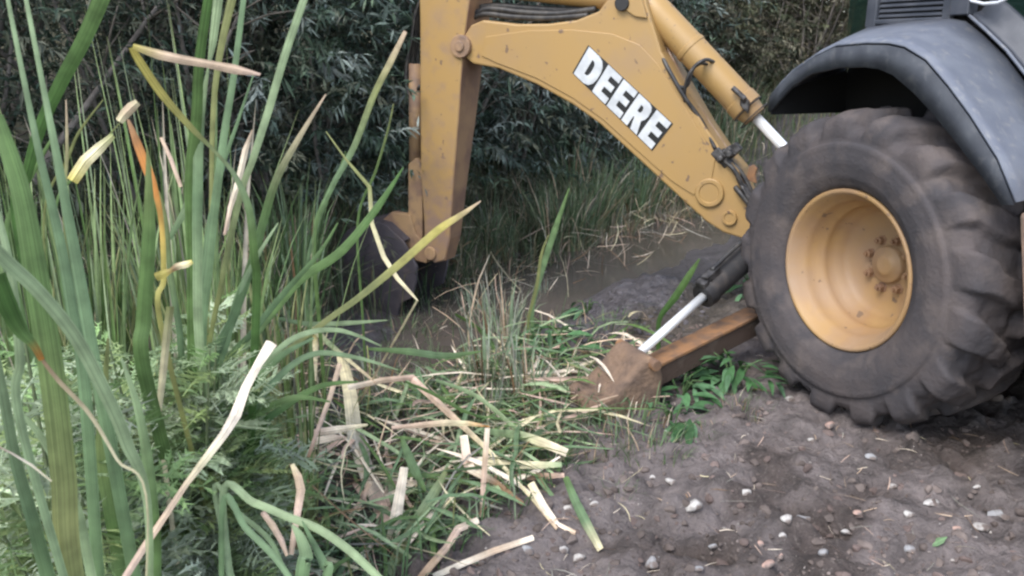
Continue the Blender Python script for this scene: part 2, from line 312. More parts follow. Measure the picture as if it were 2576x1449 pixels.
# ------------------------------------------------------------------ the backhoe
YAW = rad(66); C0 = Vector((1.411, 3.4, .602))                   # middle of the near rear wheel's outer rim face
A = Vector((math.sin(YAW), math.cos(YAW), 0)); U = Vector((-A.y, A.x, 0)); Z = Vector((0, 0, 1))
def MC(a, u, z): return C0 + A * a + U * u + Z * z               # inward, rearward, up from the wheel centre
def on_a(px, py, a): return on_plane(px, py, C0 + A * a, A)
digger = thing('backhoe', Vector((C0.x, C0.y, -.06)), 'yellow backhoe digging in the ditch, black fender over its big mud-dusted rear wheel', 'backhoe')
def wheel(off, flip):
    o = C0 + A * off; ax = A * flip
    mb = MB()
    mb.lathe(o, ax, [(.012, .345), (-.008, .345), (-.012, .337), (-.006, .328), (.03, .318), (.05, .300), (.075, .292), (.12, .288), (.135, .272), (.16, .268), (.185, .270), (.20, .255), (.235, .245), (.262, .215), (.270, .15), (.268, .10), (.262, .0)], 72, Z)
    rim = mb.build('wheel', M['rim'], digger, smooth=True, solid=.006)
    prof = [(.012, .342), (-.02, .36), (-.045, .40), (-.058, .46), (-.057, .50), (-.052, .53), (-.049, .538), (-.049, .545), (-.045, .56), (-.035, .578), (-.02, .592), (0, .602), (.05, .612), (.2, .622), (.36, .612), (.41, .602), (.43, .592), (.45, .57), (.46, .52), (.468, .46), (.455, .40), (.43, .36), (.40, .342)]
    rs_ = []                                                       # resample the section finely
    for (a0, r0), (a1, r1) in zip(prof, prof[1:]):
        m_ = max(1, int(math.hypot(a1 - a0, r1 - r0) / .011))
        rs_ += [(a0 + (a1 - a0) * q / m_, r0 + (r1 - r0) * q / m_) for q in range(m_)]
    rs_ = np.array(rs_ + [prof[-1]]); tg = np.gradient(rs_, axis=0); nr = np.stack([-tg[:, 1], tg[:, 0]], -1); nr /= np.linalg.norm(nr, axis=1)[:, None]
    NS = 432; th = np.arange(NS) * 2 * math.pi / NS; nl = 17; pit = 2 * math.pi / nl
    aa = rs_[:, 0][:, None]; r0 = rs_[:, 1][:, None]; TT = th[None, :]
    outer = aa < .205; dep = np.where(outer, aa + .05, .46 - aa)     # distance in from the shoulder
    ph = TT - flip * dep * .95 - np.where(outer, 0, .5 * pit)
    x_ = np.abs(((ph / pit) % 1) - .5) * pit                       # angle from the lug's centre line
    wob = (N1(TT * 9 + aa * 7, aa * 9 + 3) - .5) * .05
    hwid = .112 - .17 * np.clip(dep, 0, .25) + wob
    mask = sst(.02, -.02, x_ - hwid) * sst(.30, .235, dep) * sst(.55, .612, r0)
    hgt = .056 * mask * sst(-.045, .03, aa + .03) + .010 * (N2(TT * 14, aa * 30) - .5) * sst(.56, .6, r0) + .007 * np.exp(-((r0 - .528) / .007) ** 2) * (aa < 0) - .006 * np.exp(-((r0 - .546) / .008) ** 2) * (aa < 0) + .003 * (N3(TT * 40, aa * 90 + r0 * 60) - .5) * sst(.5, .6, r0) + .012 * sst(.45, .7, N1(TT * 6, aa * 12)) * sst(.58, .6, r0) * (1 - mask)
    A2 = aa + nr[:, 0][:, None] * hgt; R2 = r0 + nr[:, 1][:, None] * hgt
    e1 = np.array(Z); e2 = np.array(ax.cross(Z)); V = np.array(o) + A2[..., None] * np.array(ax) + R2[..., None] * (np.cos(TT)[..., None] * e1 + np.sin(TT)[..., None] * e2)
    mb = MB(); mb.v = [tuple(p) for p in V.reshape(-1, 3)]; mb.c = [(1, 1, 1)] * len(mb.v)
    for k in range(len(rs_) - 1):
        for q in range(NS): mb.f.append((k * NS + q, k * NS + (q + 1) % NS, (k + 1) * NS + (q + 1) % NS, (k + 1) * NS + q))
    mb.build('tyre', M['rubber'], rim, smooth=True, bevel=0)
    mb = MB(); mb.lathe(o, ax, [(.268, .084), (.242, .080), (.236, .074), (.234, .05), (.226, .046), (.222, .03), (.222, .001)], 36, Z); mb.build('hub', M['rim'], rim, smooth=True)
    for k in range(8):
        g = 2 * math.pi * (k + .3) / 8; c = o + (Z * math.cos(g) + ax.cross(Z) * math.sin(g)) * .112
        mb = MB(); mb.tube([c + ax * .27, c + ax * .262, c + ax * .261, c + ax * .236, c + ax * .235, c + ax * .222], [.025, .025, .018, .018, .009, .009], 6)
        mb.build('wheel_nut', M['brownside'], rim)
wheel(0, 1); wheel(2.2, -1)
# fender over the near wheel
ST = [((.551, .626), (.546, .698), (.66, .80)), ((.49, .69), (.485, .755), (.635, .87)), ((.423, .747), (.415, .81), (.60, .94)), ((.309, .804), (.295, .872), (.533, 1.0)), ((.16, .832), (.177, .914), (.36, 1.016)),
      ((.028, .838), (.02, .923), (.16, 1.026)), ((-.06, .83), (-.09, .921), (.08, 1.024)), ((-.13, .81), (-.165, .908), (.02, 1.012)), ((-.234, .749), (-.268, .862), (-.07, .955)), ((-.33, .68), (-.375, .775), (-.19, .865)), ((-.429, .598), (-.48, .678), (-.314, .743)),
      ((-.578, .468), (-.61, .54), (-.43, .61)), ((-.655, .392), (-.70, .402), (-.72, .40))]
def loft(rows, close=False):
    mb = MB(); I = [[mb.vert(p) for p in r] for r in rows]
    for a, b in zip(I, I[1:]):
        for q in range(len(a) - 1): mb.face(a[q], a[q + 1], b[q + 1], b[q])
    return mb
fend = loft([[MC(.0, b[0], b[1] + .004), MC(.06, b[0] * .9 + c[0] * .1, b[1] * .88 + c[1] * .12 + .010), MC(.28, (b[0] + c[0]) / 2, (b[1] + c[1]) / 2 + .012), MC(.54, *c)] for a, b, c in ST]).build('fender', M['plastic'], digger, smooth=True, solid=.008)
loft([[MC(.02, a[0] + .0, a[1] - .002), MC(-.004, *a)] for a, b, c in ST]).build('lip_return', M['lip'], fend, smooth=True, solid=.006)
loft([[MC(-.004, *a), MC(-.006, b[0], b[1] - .004)] for a, b, c in ST]).build('fender_lip', M['lip'], fend, smooth=True, solid=.006)
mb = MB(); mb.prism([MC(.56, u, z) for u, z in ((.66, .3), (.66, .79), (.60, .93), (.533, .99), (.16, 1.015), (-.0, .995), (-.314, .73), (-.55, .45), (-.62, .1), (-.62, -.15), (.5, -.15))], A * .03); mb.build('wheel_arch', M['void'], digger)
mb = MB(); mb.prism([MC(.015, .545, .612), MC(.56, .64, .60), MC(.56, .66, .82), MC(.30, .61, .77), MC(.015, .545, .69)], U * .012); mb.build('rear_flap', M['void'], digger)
mb = MB(); mb.box(MC(.62, .80, .45), A * .02, U * .04, Z * .1); mb.build('flap_bracket', M['beige'], digger, bevel=.005)
# cab: louvre panel, posts, glass, door
cab = MB(); cab.box(MC(1.1, -.1, 1.95), A * .62, U * .78, Z * .05); cab = cab.build('cab', M['greyblack'], digger, bevel=.03)
mb = MB(); mb.box(MC(.575, .33, 1.25), A * .006, U * .19, Z * .24); lv = mb.build('louvre_panel', M['void'], digger)
mb = MB()
for k in range(20):
    z = 1.045 + k * .0225
    mb.prism([MC(.556, .50, z), MC(.556, .50, z + .006), MC(.568, .50, z + .016), MC(.568, .50, z + .010)], U * -.345)
mb.build('slats', M['greyblack'], lv)
mb = MB(); mb.box(MC(.562, .535, 1.25), A * .018, U * .03, Z * .25); mb.box(MC(.562, .127, 1.25), A * .016, U * .022, Z * .25); mb.box(MC(.562, .33, 1.025), A * .016, U * .2, Z * .012); mb.build('louvre_frame', M['greyblack'], lv, bevel=.006)
mb = MB(); mb.box(MC(.55, .045, 1.5), A * .03, U * .045, Z * .46); mb.box(MC(.58, .092, 1.5), A * .012, U * .006, Z * .46); mb.build('cab_post', M['greyblack'], cab, bevel=.012)
mb = MB(); mb.box(MC(.6, .57, 1.72), A * .03, U * .03, Z * .22); mb.build('cab_post', M['greyblack'], cab, bevel=.008)
mb = MB(); mb.prism([MC(.58, .566, .90), MC(.58, .566, 1.9), MC(.62, .70, 1.9), MC(.66, .80, 1.5), MC(.66, .78, .86)], A * .008); mb.build('rear_quarter_glass', M['glass'], cab)
edge = [(.0, 1.03), (-.08, .975), (-.2, .885), (-.322, .77), (-.44, .64), (-.56, .48)]
door = MB()
I = []
for u, z in edge:
    n = Vector((.62, .78)); I.append([door.vert(MC(a, u + n.x * d * -1, z + n.y * d)) for a, d in ((.545, .0), (.545, .02), (.575, .03), (.575, .10), (.60, .11))])
for a, b in zip(I, I[1:]):
    for q in range(4): door.face(a[q], a[q + 1], b[q + 1], b[q])
door = door.build('door', M['greyblack'], digger, smooth=True, solid=.008)
mb = MB(); mb.tube([MC(.538, u * 1 + .012, z + .012) for u, z in edge], .007, 8); mb.build('door_seal', M['plastic'], door, smooth=True)
mb = MB(); mb.prism([MC(.592, u - .06, z + .085) for u, z in edge] + [MC(.592, -.9, .46), MC(.592, -.9, 1.9), MC(.592, .0, 1.9)], A * .008); mb.build('door_glass', M['glass'], door)
hp = [on_a(2432, -14, .53), on_a(2445, 2, .525), on_a(2475, 9, .52), on_a(2510, 6, .52), on_a(2535, -6, .525), on_a(2545, -22, .53)]
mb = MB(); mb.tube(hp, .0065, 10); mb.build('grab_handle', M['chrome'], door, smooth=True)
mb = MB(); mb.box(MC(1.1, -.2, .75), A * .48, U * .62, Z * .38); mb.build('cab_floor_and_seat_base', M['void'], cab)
mb = MB(); mb.box(MC(1.1, .0, 1.3), A * .24, U * .06, Z * .32); mb.build('seat_back', M['black'], cab, bevel=.04)
# step / tank ahead of the wheel, chassis and bonnet that carry on out of the frame
mb = MB(); mb.prism([MC(.03, u, z) for u, z in ((-.690, .372), (-.86, -.40), (-1.9, -.40), (-1.9, .372))], A * .45); mb.build('side_tank', M['beige'], digger, bevel=.02)
for z in (.02, -.26):
    mb = MB(); mb.box(MC(-.02, -1.25, z), A * .07, U * .26, Z * .012); mb.box(MC(-.085, -1.25, z - .02), A * .008, U * .26, Z * .03); mb.build('step', M['black'], digger, bevel=.004)
mb = MB(); mb.box(MC(.024, -1.25, .24), A * .008, U * .36, Z * .09); mb.build('hatch', M['black'], digger, bevel=.006)
mb = MB(); mb.box(MC(1.1, -1.1, .1), A * .4, U * 1.75, Z * .16); mb.box(MC(1.1, 0, 0), A * .62, U * .12, Z * .12); mb.build('chassis', M['black'], digger, bevel=.02)
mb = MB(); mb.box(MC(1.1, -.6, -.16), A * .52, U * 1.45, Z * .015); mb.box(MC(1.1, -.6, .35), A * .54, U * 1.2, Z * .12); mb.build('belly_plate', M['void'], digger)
mb = MB(); mb.box(MC(1.1, -1.95, .62), A * .42, U * .95, Z * .36); mb.build('bonnet', M['paint'], digger, bevel=.06)
# rear frame and swing post
BPH = rad(27); B = Vector((-math.cos(BPH), math.sin(BPH), 0)); BN = Vector((-math.sin(BPH), -math.cos(BPH), 0))      # boom direction, side facing the camera
F0 = MC(1.1, 1.0, 0); F0 = Vector((F0.x, F0.y, 0))
TH = .29
def BP(px, py, off=0.0): return on_plane(px, py, F0 + BN * (TH / 2 + off), BN)        # off: towards the camera from the near plate
mb = MB(); mb.box(MC(1.1, .72, .1), A * .62, U * .10, Z * .34); mb.box(MC(1.1, .86, .06), A * .2, U * .14, Z * .3); mb.build('rear_frame', M['paint'], digger, bevel=.02)
mb = MB(); mb.lathe(Vector((F0.x, F0.y, .3)), Z, [(0, .001), (0, .15), (.1, .16), (.55, .12), (.75, .1), (.75, .001)], 24); mb.build('swing_post', M['paint'], digger, bevel=.01, smooth=False)
# boom: traced near plate, full thickness
bo = [(1168, 88), (1185, 62), (1215, 50), (1300, 60), (1380, 59), (1450, 50), (1505, 28), (1540, -18), (1575, -50), (1612, -40), (1636, 40), (1664, 130), (1712, 212), (1772, 315), (1822, 388), (1858, 430), (1868, 470), (1885, 510), (1905, 528), (1960, 500), (2060, 470), (2140, 480), (2170, 530), (2140, 600), (2040, 640), (1940, 625), (1868, 600), (1820, 585), (1775, 556), (1690, 478), (1595, 390), (1510, 312), (1440, 262), (1350, 212), (1255, 172), (1190, 160), (1164, 140), (1158, 112)]
mb = MB(); mb.prism([BP(*p) for p in bo], BN * -TH); boom = mb.build('boom', M['paint'], digger, bevel=.012)
# welded side plate with the stepped edge
sp = [(1222, 92), (1330, 76), (1440, 74), (1540, 84), (1610, 112), (1655, 160), (1705, 240), (1770, 345), (1800, 400), (1790, 455), (1745, 490), (1690, 455), (1600, 375), (1515, 298), (1440, 245), (1350, 196), (1250, 158), (1212, 140)]
mb = MB(); mb.prism([BP(*p) for p in sp], BN * .008); mb.build('side_plate', M['paint'], boom, bevel=.004)
for cx, cy, r in ((1786, 484, 36), (1836, 547, 19)):
    c = BP(cx, cy); rr = (BP(cx + r, cy) - c).length
    mb = MB(); mb.lathe(c, BN, [(-.01, rr), (.018, rr), (.022, rr * .94), (.022, rr * .72), (.016, rr * .66), (.016, .001)], 32); mb.build('pin_boss', M['paint'], boom)
# knuckle gusset (the raised rib from the top pin down to the crest) and top flange strip
mb = MB(); mb.prism([BP(*p) for p in ((1556, 12), (1600, 42), (1630, 46), (1612, -20), (1580, -42))], BN * .02); mb.build('gusset', M['paint'], boom, bevel=.006)
c = BP(1568, 8); mb = MB(); mb.tube([c, c + BN * .035], .045, 20); mb.build('pin', M['black'], boom, bevel=.005)
# lettering panel: five block letters on black
TL, TR, BR, BL = (1480, 113), (1693, 311), (1641, 379), (1440, 183)
def LP(s, t, off):                                                # s along the word, t up the letters
    x = (BL[0] * (1 - s) + BR[0] * s) * (1 - t) + (TL[0] * (1 - s) + TR[0] * s) * t
    y = (BL[1] * (1 - s) + BR[1] * s) * (1 - t) + (TL[1] * (1 - s) + TR[1] * s) * t
    return BP(x, y, off)
mb = MB(); mb.prism([LP(0, 0, .009), LP(1, 0, .009), LP(1, 1, .009), LP(0, 1, .009)], BN * .002); panel = mb.build('name_decal', M['decal'], boom)
def letter(ch, s0, s1, t0=.02, t1=.98):
    E_ = [[(0, 0), (1, 0), (1, .21), (.42, .21), (.42, .395), (.92, .395), (.92, .60), (.42, .60), (.42, .785), (1, .785), (1, 1), (0, 1)]]
    cut = .015
    D_o = [(0, 0), (.58, 0), (.8, .06), (.94, .2), (1, .38), (1, .62), (.94, .8), (.8, .94), (.58, 1), (0, 1)]
    D_i = [(.4, .24), (.53, .25), (.6, .32), (.62, .42), (.62, .58), (.6, .68), (.53, .75), (.4, .76)]
    R_o = [(0, 0), (.4, 0), (.4, .36), (.45, .36), (.62, 0), (1.06, 0), (.84, .40), (.96, .52), (1, .66), (.97, .84), (.86, .95), (.68, 1), (0, 1)]
    R_i = [(.4, .56), (.54, .56), (.6, .61), (.61, .68), (.58, .75), (.53, .78), (.4, .78)]
    mb = MB()
    def tr(p): return (s0 + (s1 - s0) * p[0], t0 + (t1 - t0) * p[1])
    def poly(pts):
        mb.prism([LP(*tr(p), .0112) for p in pts], BN * .004)
    def ring(o, i):                                               # letter with a counter: join with a slit at the left of the counter
        k0 = i[0]; k1 = i[-1]
        lo = [p for p in o]; 
        poly([(0, 0), *[p for p in o[1:] if p[1] < .5 or True][:0]] or [(0, 0), (.4, 0), (.4, 1), (0, 1)])
        right = [p for p in o if p[0] > .41]
        return right
    if ch == 'E': poly(E_[0])
    if ch == 'D':
        poly(D_o[:5] + D_i[3::-1] + [(.4, .24)][:0] + [(.4, 0.0)][:0] + [(0, .24)]) if False else None
        poly([(0, 0), (.58, 0), (.8, .06), (.94, .2), (1, .38), (1, .5), (.62, .5), (.62, .42), (.6, .32), (.53, .25), (.4, .24), (.4, .5), (0, .5)])
        poly([(0, .5), (.4, .5), (.4, .76), (.53, .75), (.6, .68), (.62, .58), (.62, .5), (1, .5), (1, .62), (.94, .8), (.8, .94), (.58, 1), (0, 1)])
    if ch == 'R':
        poly([(0, 0), (.4, 0), (.4, .36), (.45, .36), (.62, 0), (1.06, 0), (.84, .40), (.96, .52), (1, .66), (.61, .66), (.6, .61), (.54, .56), (.4, .56), (.4, .67), (0, .67)])
        poly([(0, .67), (.4, .67), (.4, .78), (.53, .78), (.58, .75), (.61, .66), (1, .66), (.97, .84), (.86, .95), (.68, 1), (0, 1)])
    mb.build('letter', M['letter'], panel)
for ch, s0, s1 in (('D', .015, .225), ('E', .243, .408), ('E', .425, .59), ('R', .607, .79), ('E', .815, .985)): letter(ch, s0, s1)
# boom cylinder above the boom
def on_mid(px, py, off=0.0): return on_plane(px, py, F0 + BN * off, BN)
c0, c1, c2, c3 = on_mid(1600, -20), on_mid(1660, 38), on_mid(1876, 268), on_mid(1912, 300)
ax = (c2 - c1).normalized()
mb = MB(); L_ = (c2 - c1).length
mb.lathe(c1 - ax * .12, ax, [(0, .001), (0, .08), (.03, .092), (.12, .094), (.34 * L_ + .12, .094), (.34 * L_ + .125, .099), (.38 * L_ + .12, .099), (.38 * L_ + .125, .094), (L_ + .06, .094), (L_ + .065, .1), (L_ + .13, .1), (L_ + .135, .085), (L_ + .20, .07), (L_ + .205, .03)], 40)
cyl = mb.build('boom_cylinder', M['paint'], digger, smooth=True); 
m_ = cyl.modifiers.new('es', 'EDGE_SPLIT'); m_.split_angle = rad(30)
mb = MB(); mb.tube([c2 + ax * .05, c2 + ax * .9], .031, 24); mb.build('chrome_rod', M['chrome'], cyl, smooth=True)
mb = MB(); mb.tube([c1 - ax * .3, c1 - ax * .08], .05, 16); mb.build('cylinder_eye', M['paint'], cyl, bevel=.01)
p = c2 + ax * .02 - BN * -.1 + Z * .04
mb = MB(); mb.box(p, ax * .035, BN * .02, Z * .035); mb.tube([p, p + BN * .03 + Z * .03, p + BN * .03 - ax * .1 + Z * .02], .016, 10); mb.build('port_fitting', M['greasy'], cyl, bevel=.004)
for d in (.02, .075):
    mb = MB(); mb.lathe(c2 + ax * d, ax, [(-.004, .102), (0, .106), (.004, .102)], 36); mb.build('clamp_band', M['hose'], cyl)
# hoses and steel lines on the boom's upper face
def curve_pts(pts, n=8):
    out = []
    pts = [Vector(p) for p in pts]
    for k in range(len(pts) - 1):
        p0, p1, p2, p3 = pts[max(k - 1, 0)], pts[k], pts[k + 1], pts[min(k + 2, len(pts) - 1)]
        for q in range(n):
            t = q / n; out.append(.5 * ((2 * p1) + (p2 - p0) * t + (2 * p0 - 5 * p1 + 4 * p2 - p3) * t * t + (3 * p1 - p0 - 3 * p2 + p3) * t ** 3))
    return out + [pts[-1]]
for dx, off in ((0, -.04), (12, -.09), (25, -.15)):
    mb = MB(); mb.tube(curve_pts([BP(1648 + dx, 108, off), BP(1690 + dx, 196, off), BP(1752 + dx, 300, off), BP(1808 + dx, 384, off)]), .014, 10); mb.build('steel_line', M['pipe'], boom, smooth=True)
for pts, r in (([(1690, 190, -.08), (1705, 215, 0), (1728, 215, .02), (1745, 170, .03), (1775, 150, 0), (1800, 158, -.1)], .011), ([(1745, 300, -.1), (1722, 250, 0), (1732, 190, .04), (1760, 160, .0), (1790, 165, -.1)], .010),
               ([(1655, 120, -.05), (1680, 170, .01), (1720, 240, .02), (1765, 305, -.02), (1800, 375, .0)], .013), ([(1815, 400, 0), (1845, 425, .03), (1870, 470, .02), (1895, 520, 0)], .014),
               ([(1822, 395, -.05), (1858, 425, -.03), (1885, 470, -.02), (1905, 520, -.02)], .014), ([(1850, 470, .0), (1866, 490, .03), (1890, 520, .03), (1910, 540, .0)], .016)):
    mb = MB(); mb.tube(curve_pts([BP(*p) for p in pts]), r, 10); mb.build('hose', M['hose'], boom, smooth=True)
mb = MB()
for px, py, s in ((1812, 388, .04), (1838, 382, .035), (1852, 372, .03), (1826, 404, .035), (1808, 405, .025)):
    c = BP(px, py, -.04); mb.box(c, BN * s * 1.3, (Z * .7 + B * .7) * s, (Z * .7 - B * .7) * s * .8)
c = BP(1838, 384, 0); mb.tube([c, c + BN * .07], .022, 12); c = BP(1816, 396, 0); mb.tube([c, c + BN * .05], .018, 12)
mb.build('valve_block', M['greasy'], boom, bevel=.008)
mb = MB(); mb.prism([BP(*p, -.1) for p in ((1876, 452), (1884, 418), (1896, 414), (1904, 424), (1899, 440), (1903, 462))], BN * -.03); mb.build('bracket', M['rustedge'], boom, bevel=.004)
for k in range(4):
    mb = MB(); mb.tube(curve_pts([BP(1856 + 7 * k, 448 + 8 * k, .005), BP(1872 + 6 * k, 478 + 8 * k, .03), BP(1890 + 6 * k, 512 + 5 * k, .03), BP(1915 + 6 * k, 540, .0)]), .013, 10); mb.build('hose', M['greasy'], boom, smooth=True)
# stick (dipper): near face traced, tapering box
so_ = [(1052, -90), (1056, 60), (1056, 220), (1058, 440), (1066, 560), (1068, 640), (1092, 662), (1118, 655), (1130, 600), (1140, 450), (1152, 300), (1160, 180), (1166, 100), (1180, 0), (1190, -90)]
def sth(py): return TH + .03 - .17 * min(max((py - 60) / 600, 0), 1)          # the box narrows towards the bucket
mb = MB(); n_ = len(so_); a_ = [mb.vert(BP(*p, .012)) for p in so_]; b_ = [mb.vert(BP(*p, .012) - BN * sth(p[1])) for p in so_]
mb.face(*a_); mb.face(*b_[::-1])
for k in range(n_): mb.face(a_[k], b_[k], b_[(k + 1) % n_], a_[(k + 1) % n_])
stick = mb.build('stick', M['stickpaint'], digger, bevel=.012)
# mud-smeared inner face of the stick, a sleeve plate standing 3 mm proud
near = [(1190, -90), (1180, 0), (1166, 100), (1160, 180), (1152, 300), (1140, 450), (1130, 600), (1118, 655)]
rows = []
for px, py in near:
    p = BP(px, py, .006) - B * .004; rows.append([p, p - BN * (sth(py) - .012)])
loft(rows).build('inner_plate', M['brownside'], stick, solid=.004)
# pivot boss where boom meets stick
c = BP(1163, 116); mb = MB(); mb.tube([c - BN * (TH + .05), c + BN * .035], .075, 28); mb.tube([c - BN * (TH + .09), c + BN * .05], .035, 20); mb.build('pivot_pin', M['muddy'], stick, bevel=.006)
# dipper cylinder along the top of the boom
d0, d1 = on_mid(1572, -6), on_mid(1150, -52); ax = (d1 - d0).normalized(); L_ = (d1 - d0).length
mb = MB(); mb.lathe(d0, ax, [(-.02, .001), (-.02, .05), (.04, .085), (.72 * L_, .085), (.73 * L_, .092), (.8 * L_, .092), (.81 * L_, .05)], 32); dc = mb.build('stick_cylinder', M['paint'], digger, smooth=True); dc.modifiers.new('es', 'EDGE_SPLIT').split_angle = rad(30)
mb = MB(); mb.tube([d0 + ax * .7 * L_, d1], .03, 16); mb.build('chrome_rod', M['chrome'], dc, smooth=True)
for pts in ([(1180, 40), (1230, 22), (1310, 30), (1400, 34), (1500, 22)], [(1170, 55), (1215, 35), (1290, 42), (1380, 45), (1480, 38)], [(1190, 20), (1250, 14), (1330, 20), (1430, 24), (1530, 10)]):
    mb = MB(); mb.tube(curve_pts([BP(*p, -.05 - .05 * (pts[0][1] % 3)) for p in pts]), .02, 10); mb.build('hose', M['hose'], boom, smooth=True)
for k, pts in enumerate(([(1090, -60), (1050, 20), (1036, 100), (1022, 180), (1030, 240), (1058, 215)], [(1110, -70), (1060, 0), (1046, 90), (1036, 170), (1042, 225), (1062, 200)], [(1080, -40), (1062, 40), (1050, 120), (1052, 170), (1070, 170)])):
    mb = MB(); mb.tube(curve_pts([BP(*p, -.12 - .05 * k) for p in pts]), .014, 10); mb.build('hose', M['hose'], stick, smooth=True)
# bucket cylinder, link and bucket
k0, k1 = on_mid(1046, 160), on_mid(1046, 440); ax = (k1 - k0).normalized()
mb = MB(); mb.tube([k0, k1], .05, 20); bc = mb.build('bucket_cylinder', M['muddy'], stick, smooth=True)
mb = MB(); mb.prism([BP(*p, -.03) for p in ((1026, 412), (1046, 396), (1062, 420), (1062, 600), (1040, 610), (1026, 560))], BN * -.05); mb.prism([BP(*p, -.2) for p in ((1026, 412), (1046, 396), (1062, 420), (1062, 600), (1040, 610), (1026, 560))], BN * -.05); mb.build('link_arm', M['muddy'], stick, bevel=.01)
mb = MB(); mb.prism([BP(*p, -.01) for p in ((958, 556), (985, 532), (1030, 540), (1046, 590), (1080, 625), (1072, 662), (1020, 650), (975, 600))], BN * -.06); mb.prism([BP(*p, -.2) for p in ((958, 556), (985, 532), (1030, 540), (1046, 590), (1080, 625), (1072, 662), (1020, 650), (975, 600))], BN * -.06)
c = BP(1086, 636); mb.tube([c + BN * .03, c - BN * (TH * .6)], .05, 20); mb.build('bucket_link', M['muddy'], stick, bevel=.008)
BW = .46
side = [(846, 656), (858, 618), (892, 572), (940, 546), (985, 558), (1030, 600), (1064, 664), (1062, 700), (1052, 742), (1022, 756), (1008, 820), (985, 850), (940, 852), (912, 800), (872, 716)]
bk = MB()
off0 = (BW - TH) / 2
for o_ in (off0, -TH - off0 + .025): bk.prism([BP(*p, 0) + BN * o_ for p in side], BN * -.025)
shell = side[-3:] + side[:6]
pr = None
for p in shell:
    q = BP(*p, 0); a_, b_ = bk.vert(q + BN * (off0 - .025)), bk.vert(q + BN * (-TH - off0 + .03))
    q2 = q + (BP(960, 690) - q).normalized() * .025; a2, b2 = bk.vert(q2 + BN * (off0 - .025)), bk.vert(q2 + BN * (-TH - off0 + .03))
    if pr: bk.face(pr[0], a_, b_, pr[1]); bk.face(pr[2], pr[3], b2, a2)
    pr = (a_, b_, a2, b2)
bucket = bk.build('bucket', M['bucket'], digger, bevel=.006)
for k in range(5):
    q = BP(985, 845) + BN * (off0 - .05 - k * (BW - .1) / 4); d = (BP(1010, 905) - BP(985, 845)).normalized()
    mb = MB(); n_ = d.cross(BN).normalized()
    mb.prism([q - n_ * .02, q + n_ * .02, q + d * .13 + n_ * .004, q + d * .13 - n_ * .004], BN * -.05); mb.build('tooth', M['bucket'], bucket)
# near stabilizer: hydraulic leg, arm and pad
pad = PG(1575, 985); E0 = P(1604, 892, pad.y + .02); E1 = MC(.62, .80, .20); E1 = P(2085, 464, 4.38)
ax = (E1 - E0).normalized(); L_ = (E1 - E0).length
q0 = P(1764, 752, E0.y + (E1.y - E0.y) * .33)
d0 = (q0 - E0).dot(ax)
side_v = ax.cross(Z).normalized(); up_v = side_v.cross(ax)
st_ = MB(); st_.lathe(E0, ax, [(d0, .03), (d0, .062), (d0 + .05, .066), (d0 + .052, .058), (d0 + .2, .058), (d0 + .7, .058), (L_, .058), (L_, .001)], 28)
stab = st_.build('stabilizer_cylinder', M['black'], digger, smooth=True); stab.modifiers.new('es', 'EDGE_SPLIT').split_angle = rad(30)
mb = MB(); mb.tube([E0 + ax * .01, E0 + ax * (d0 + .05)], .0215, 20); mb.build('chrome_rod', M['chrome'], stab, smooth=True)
mb = MB(); mb.box(E0 + ax * (d0 + .09) + up_v * .07, ax * .05, side_v * .022, up_v * .02); mb.box(E0 + ax * (d0 + .02) + up_v * .062, ax * .02, side_v * .03, up_v * .018); mb.box(E0 + ax * (d0 + .30) - side_v * .052, ax * .14, side_v * .02, up_v * .026); mb.build('port_block', M['greasy'], stab, bevel=.006)
mb = MB(); mb.tube(curve_pts([E0 + ax * (d0 + .1) + up_v * .09, E0 + ax * (d0 + .3) + up_v * .10, E0 + ax * (d0 + .6) + up_v * .085, E0 + ax * (d0 + .9) + up_v * .08]), .012, 8); mb.build('hose', M['hose'], stab, smooth=True)
a0, a1 = P(1610, 945, pad.y + .02), P(2060, 720, 4.36); ax2 = (a1 - a0).normalized(); sv2 = ax2.cross(Z).normalized(); uv2 = sv2.cross(ax2)
L2 = (a1 - a0).length; h = .048
mb = MB(); mb.box((a0 + a1) / 2 - uv2 * .02, ax2 * L2 / 2, sv2 * .05, uv2 * h); arm = mb.build('stabilizer_arm', M['rust'], digger, bevel=.006)
mb = MB(); mb.box((a0 + a1) / 2 + uv2 * (h - .008) + ax2 * .02, ax2 * (L2 / 2 - .02), sv2 * .058, uv2 * .008); mb.build('top_flange', M['rustedge'], arm, bevel=.003)
pc = Vector((pad.x, pad.y, 0))
def pp(dx, dy, z): return Vector((E0.x, E0.y, 0)) + A * dx + U * dy + Z * z
gz = Gf(E0.x, E0.y)
pb = MB()
prof = [(.07, gz + .02), (.075, gz + .12), (.05, E0.z + .01), (.01, E0.z + .035), (-.035, E0.z + .02), (-.08, E0.z - .04), (-.16, E0.z - .12), (-.24, gz + .06), (-.26, gz + .0), (-.2, gz - .04), (.05, gz - .04)]
pb.prism([pp(a_ * 1.12 - .02, -.13, z_) for a_, z_ in prof], U * .26)
padp = pb.build('stabilizer_pad', M['padmud'], digger, bevel=.045)
padp.modifiers['bevel'].segments = 4; padp.modifiers['bevel'].angle_limit = rad(20)
mb = MB(); mb.tube([pp(0, -.16, E0.z), pp(0, .16, E0.z)], .026, 16); mb.build('pin', M['rustedge'], padp, bevel=.004)
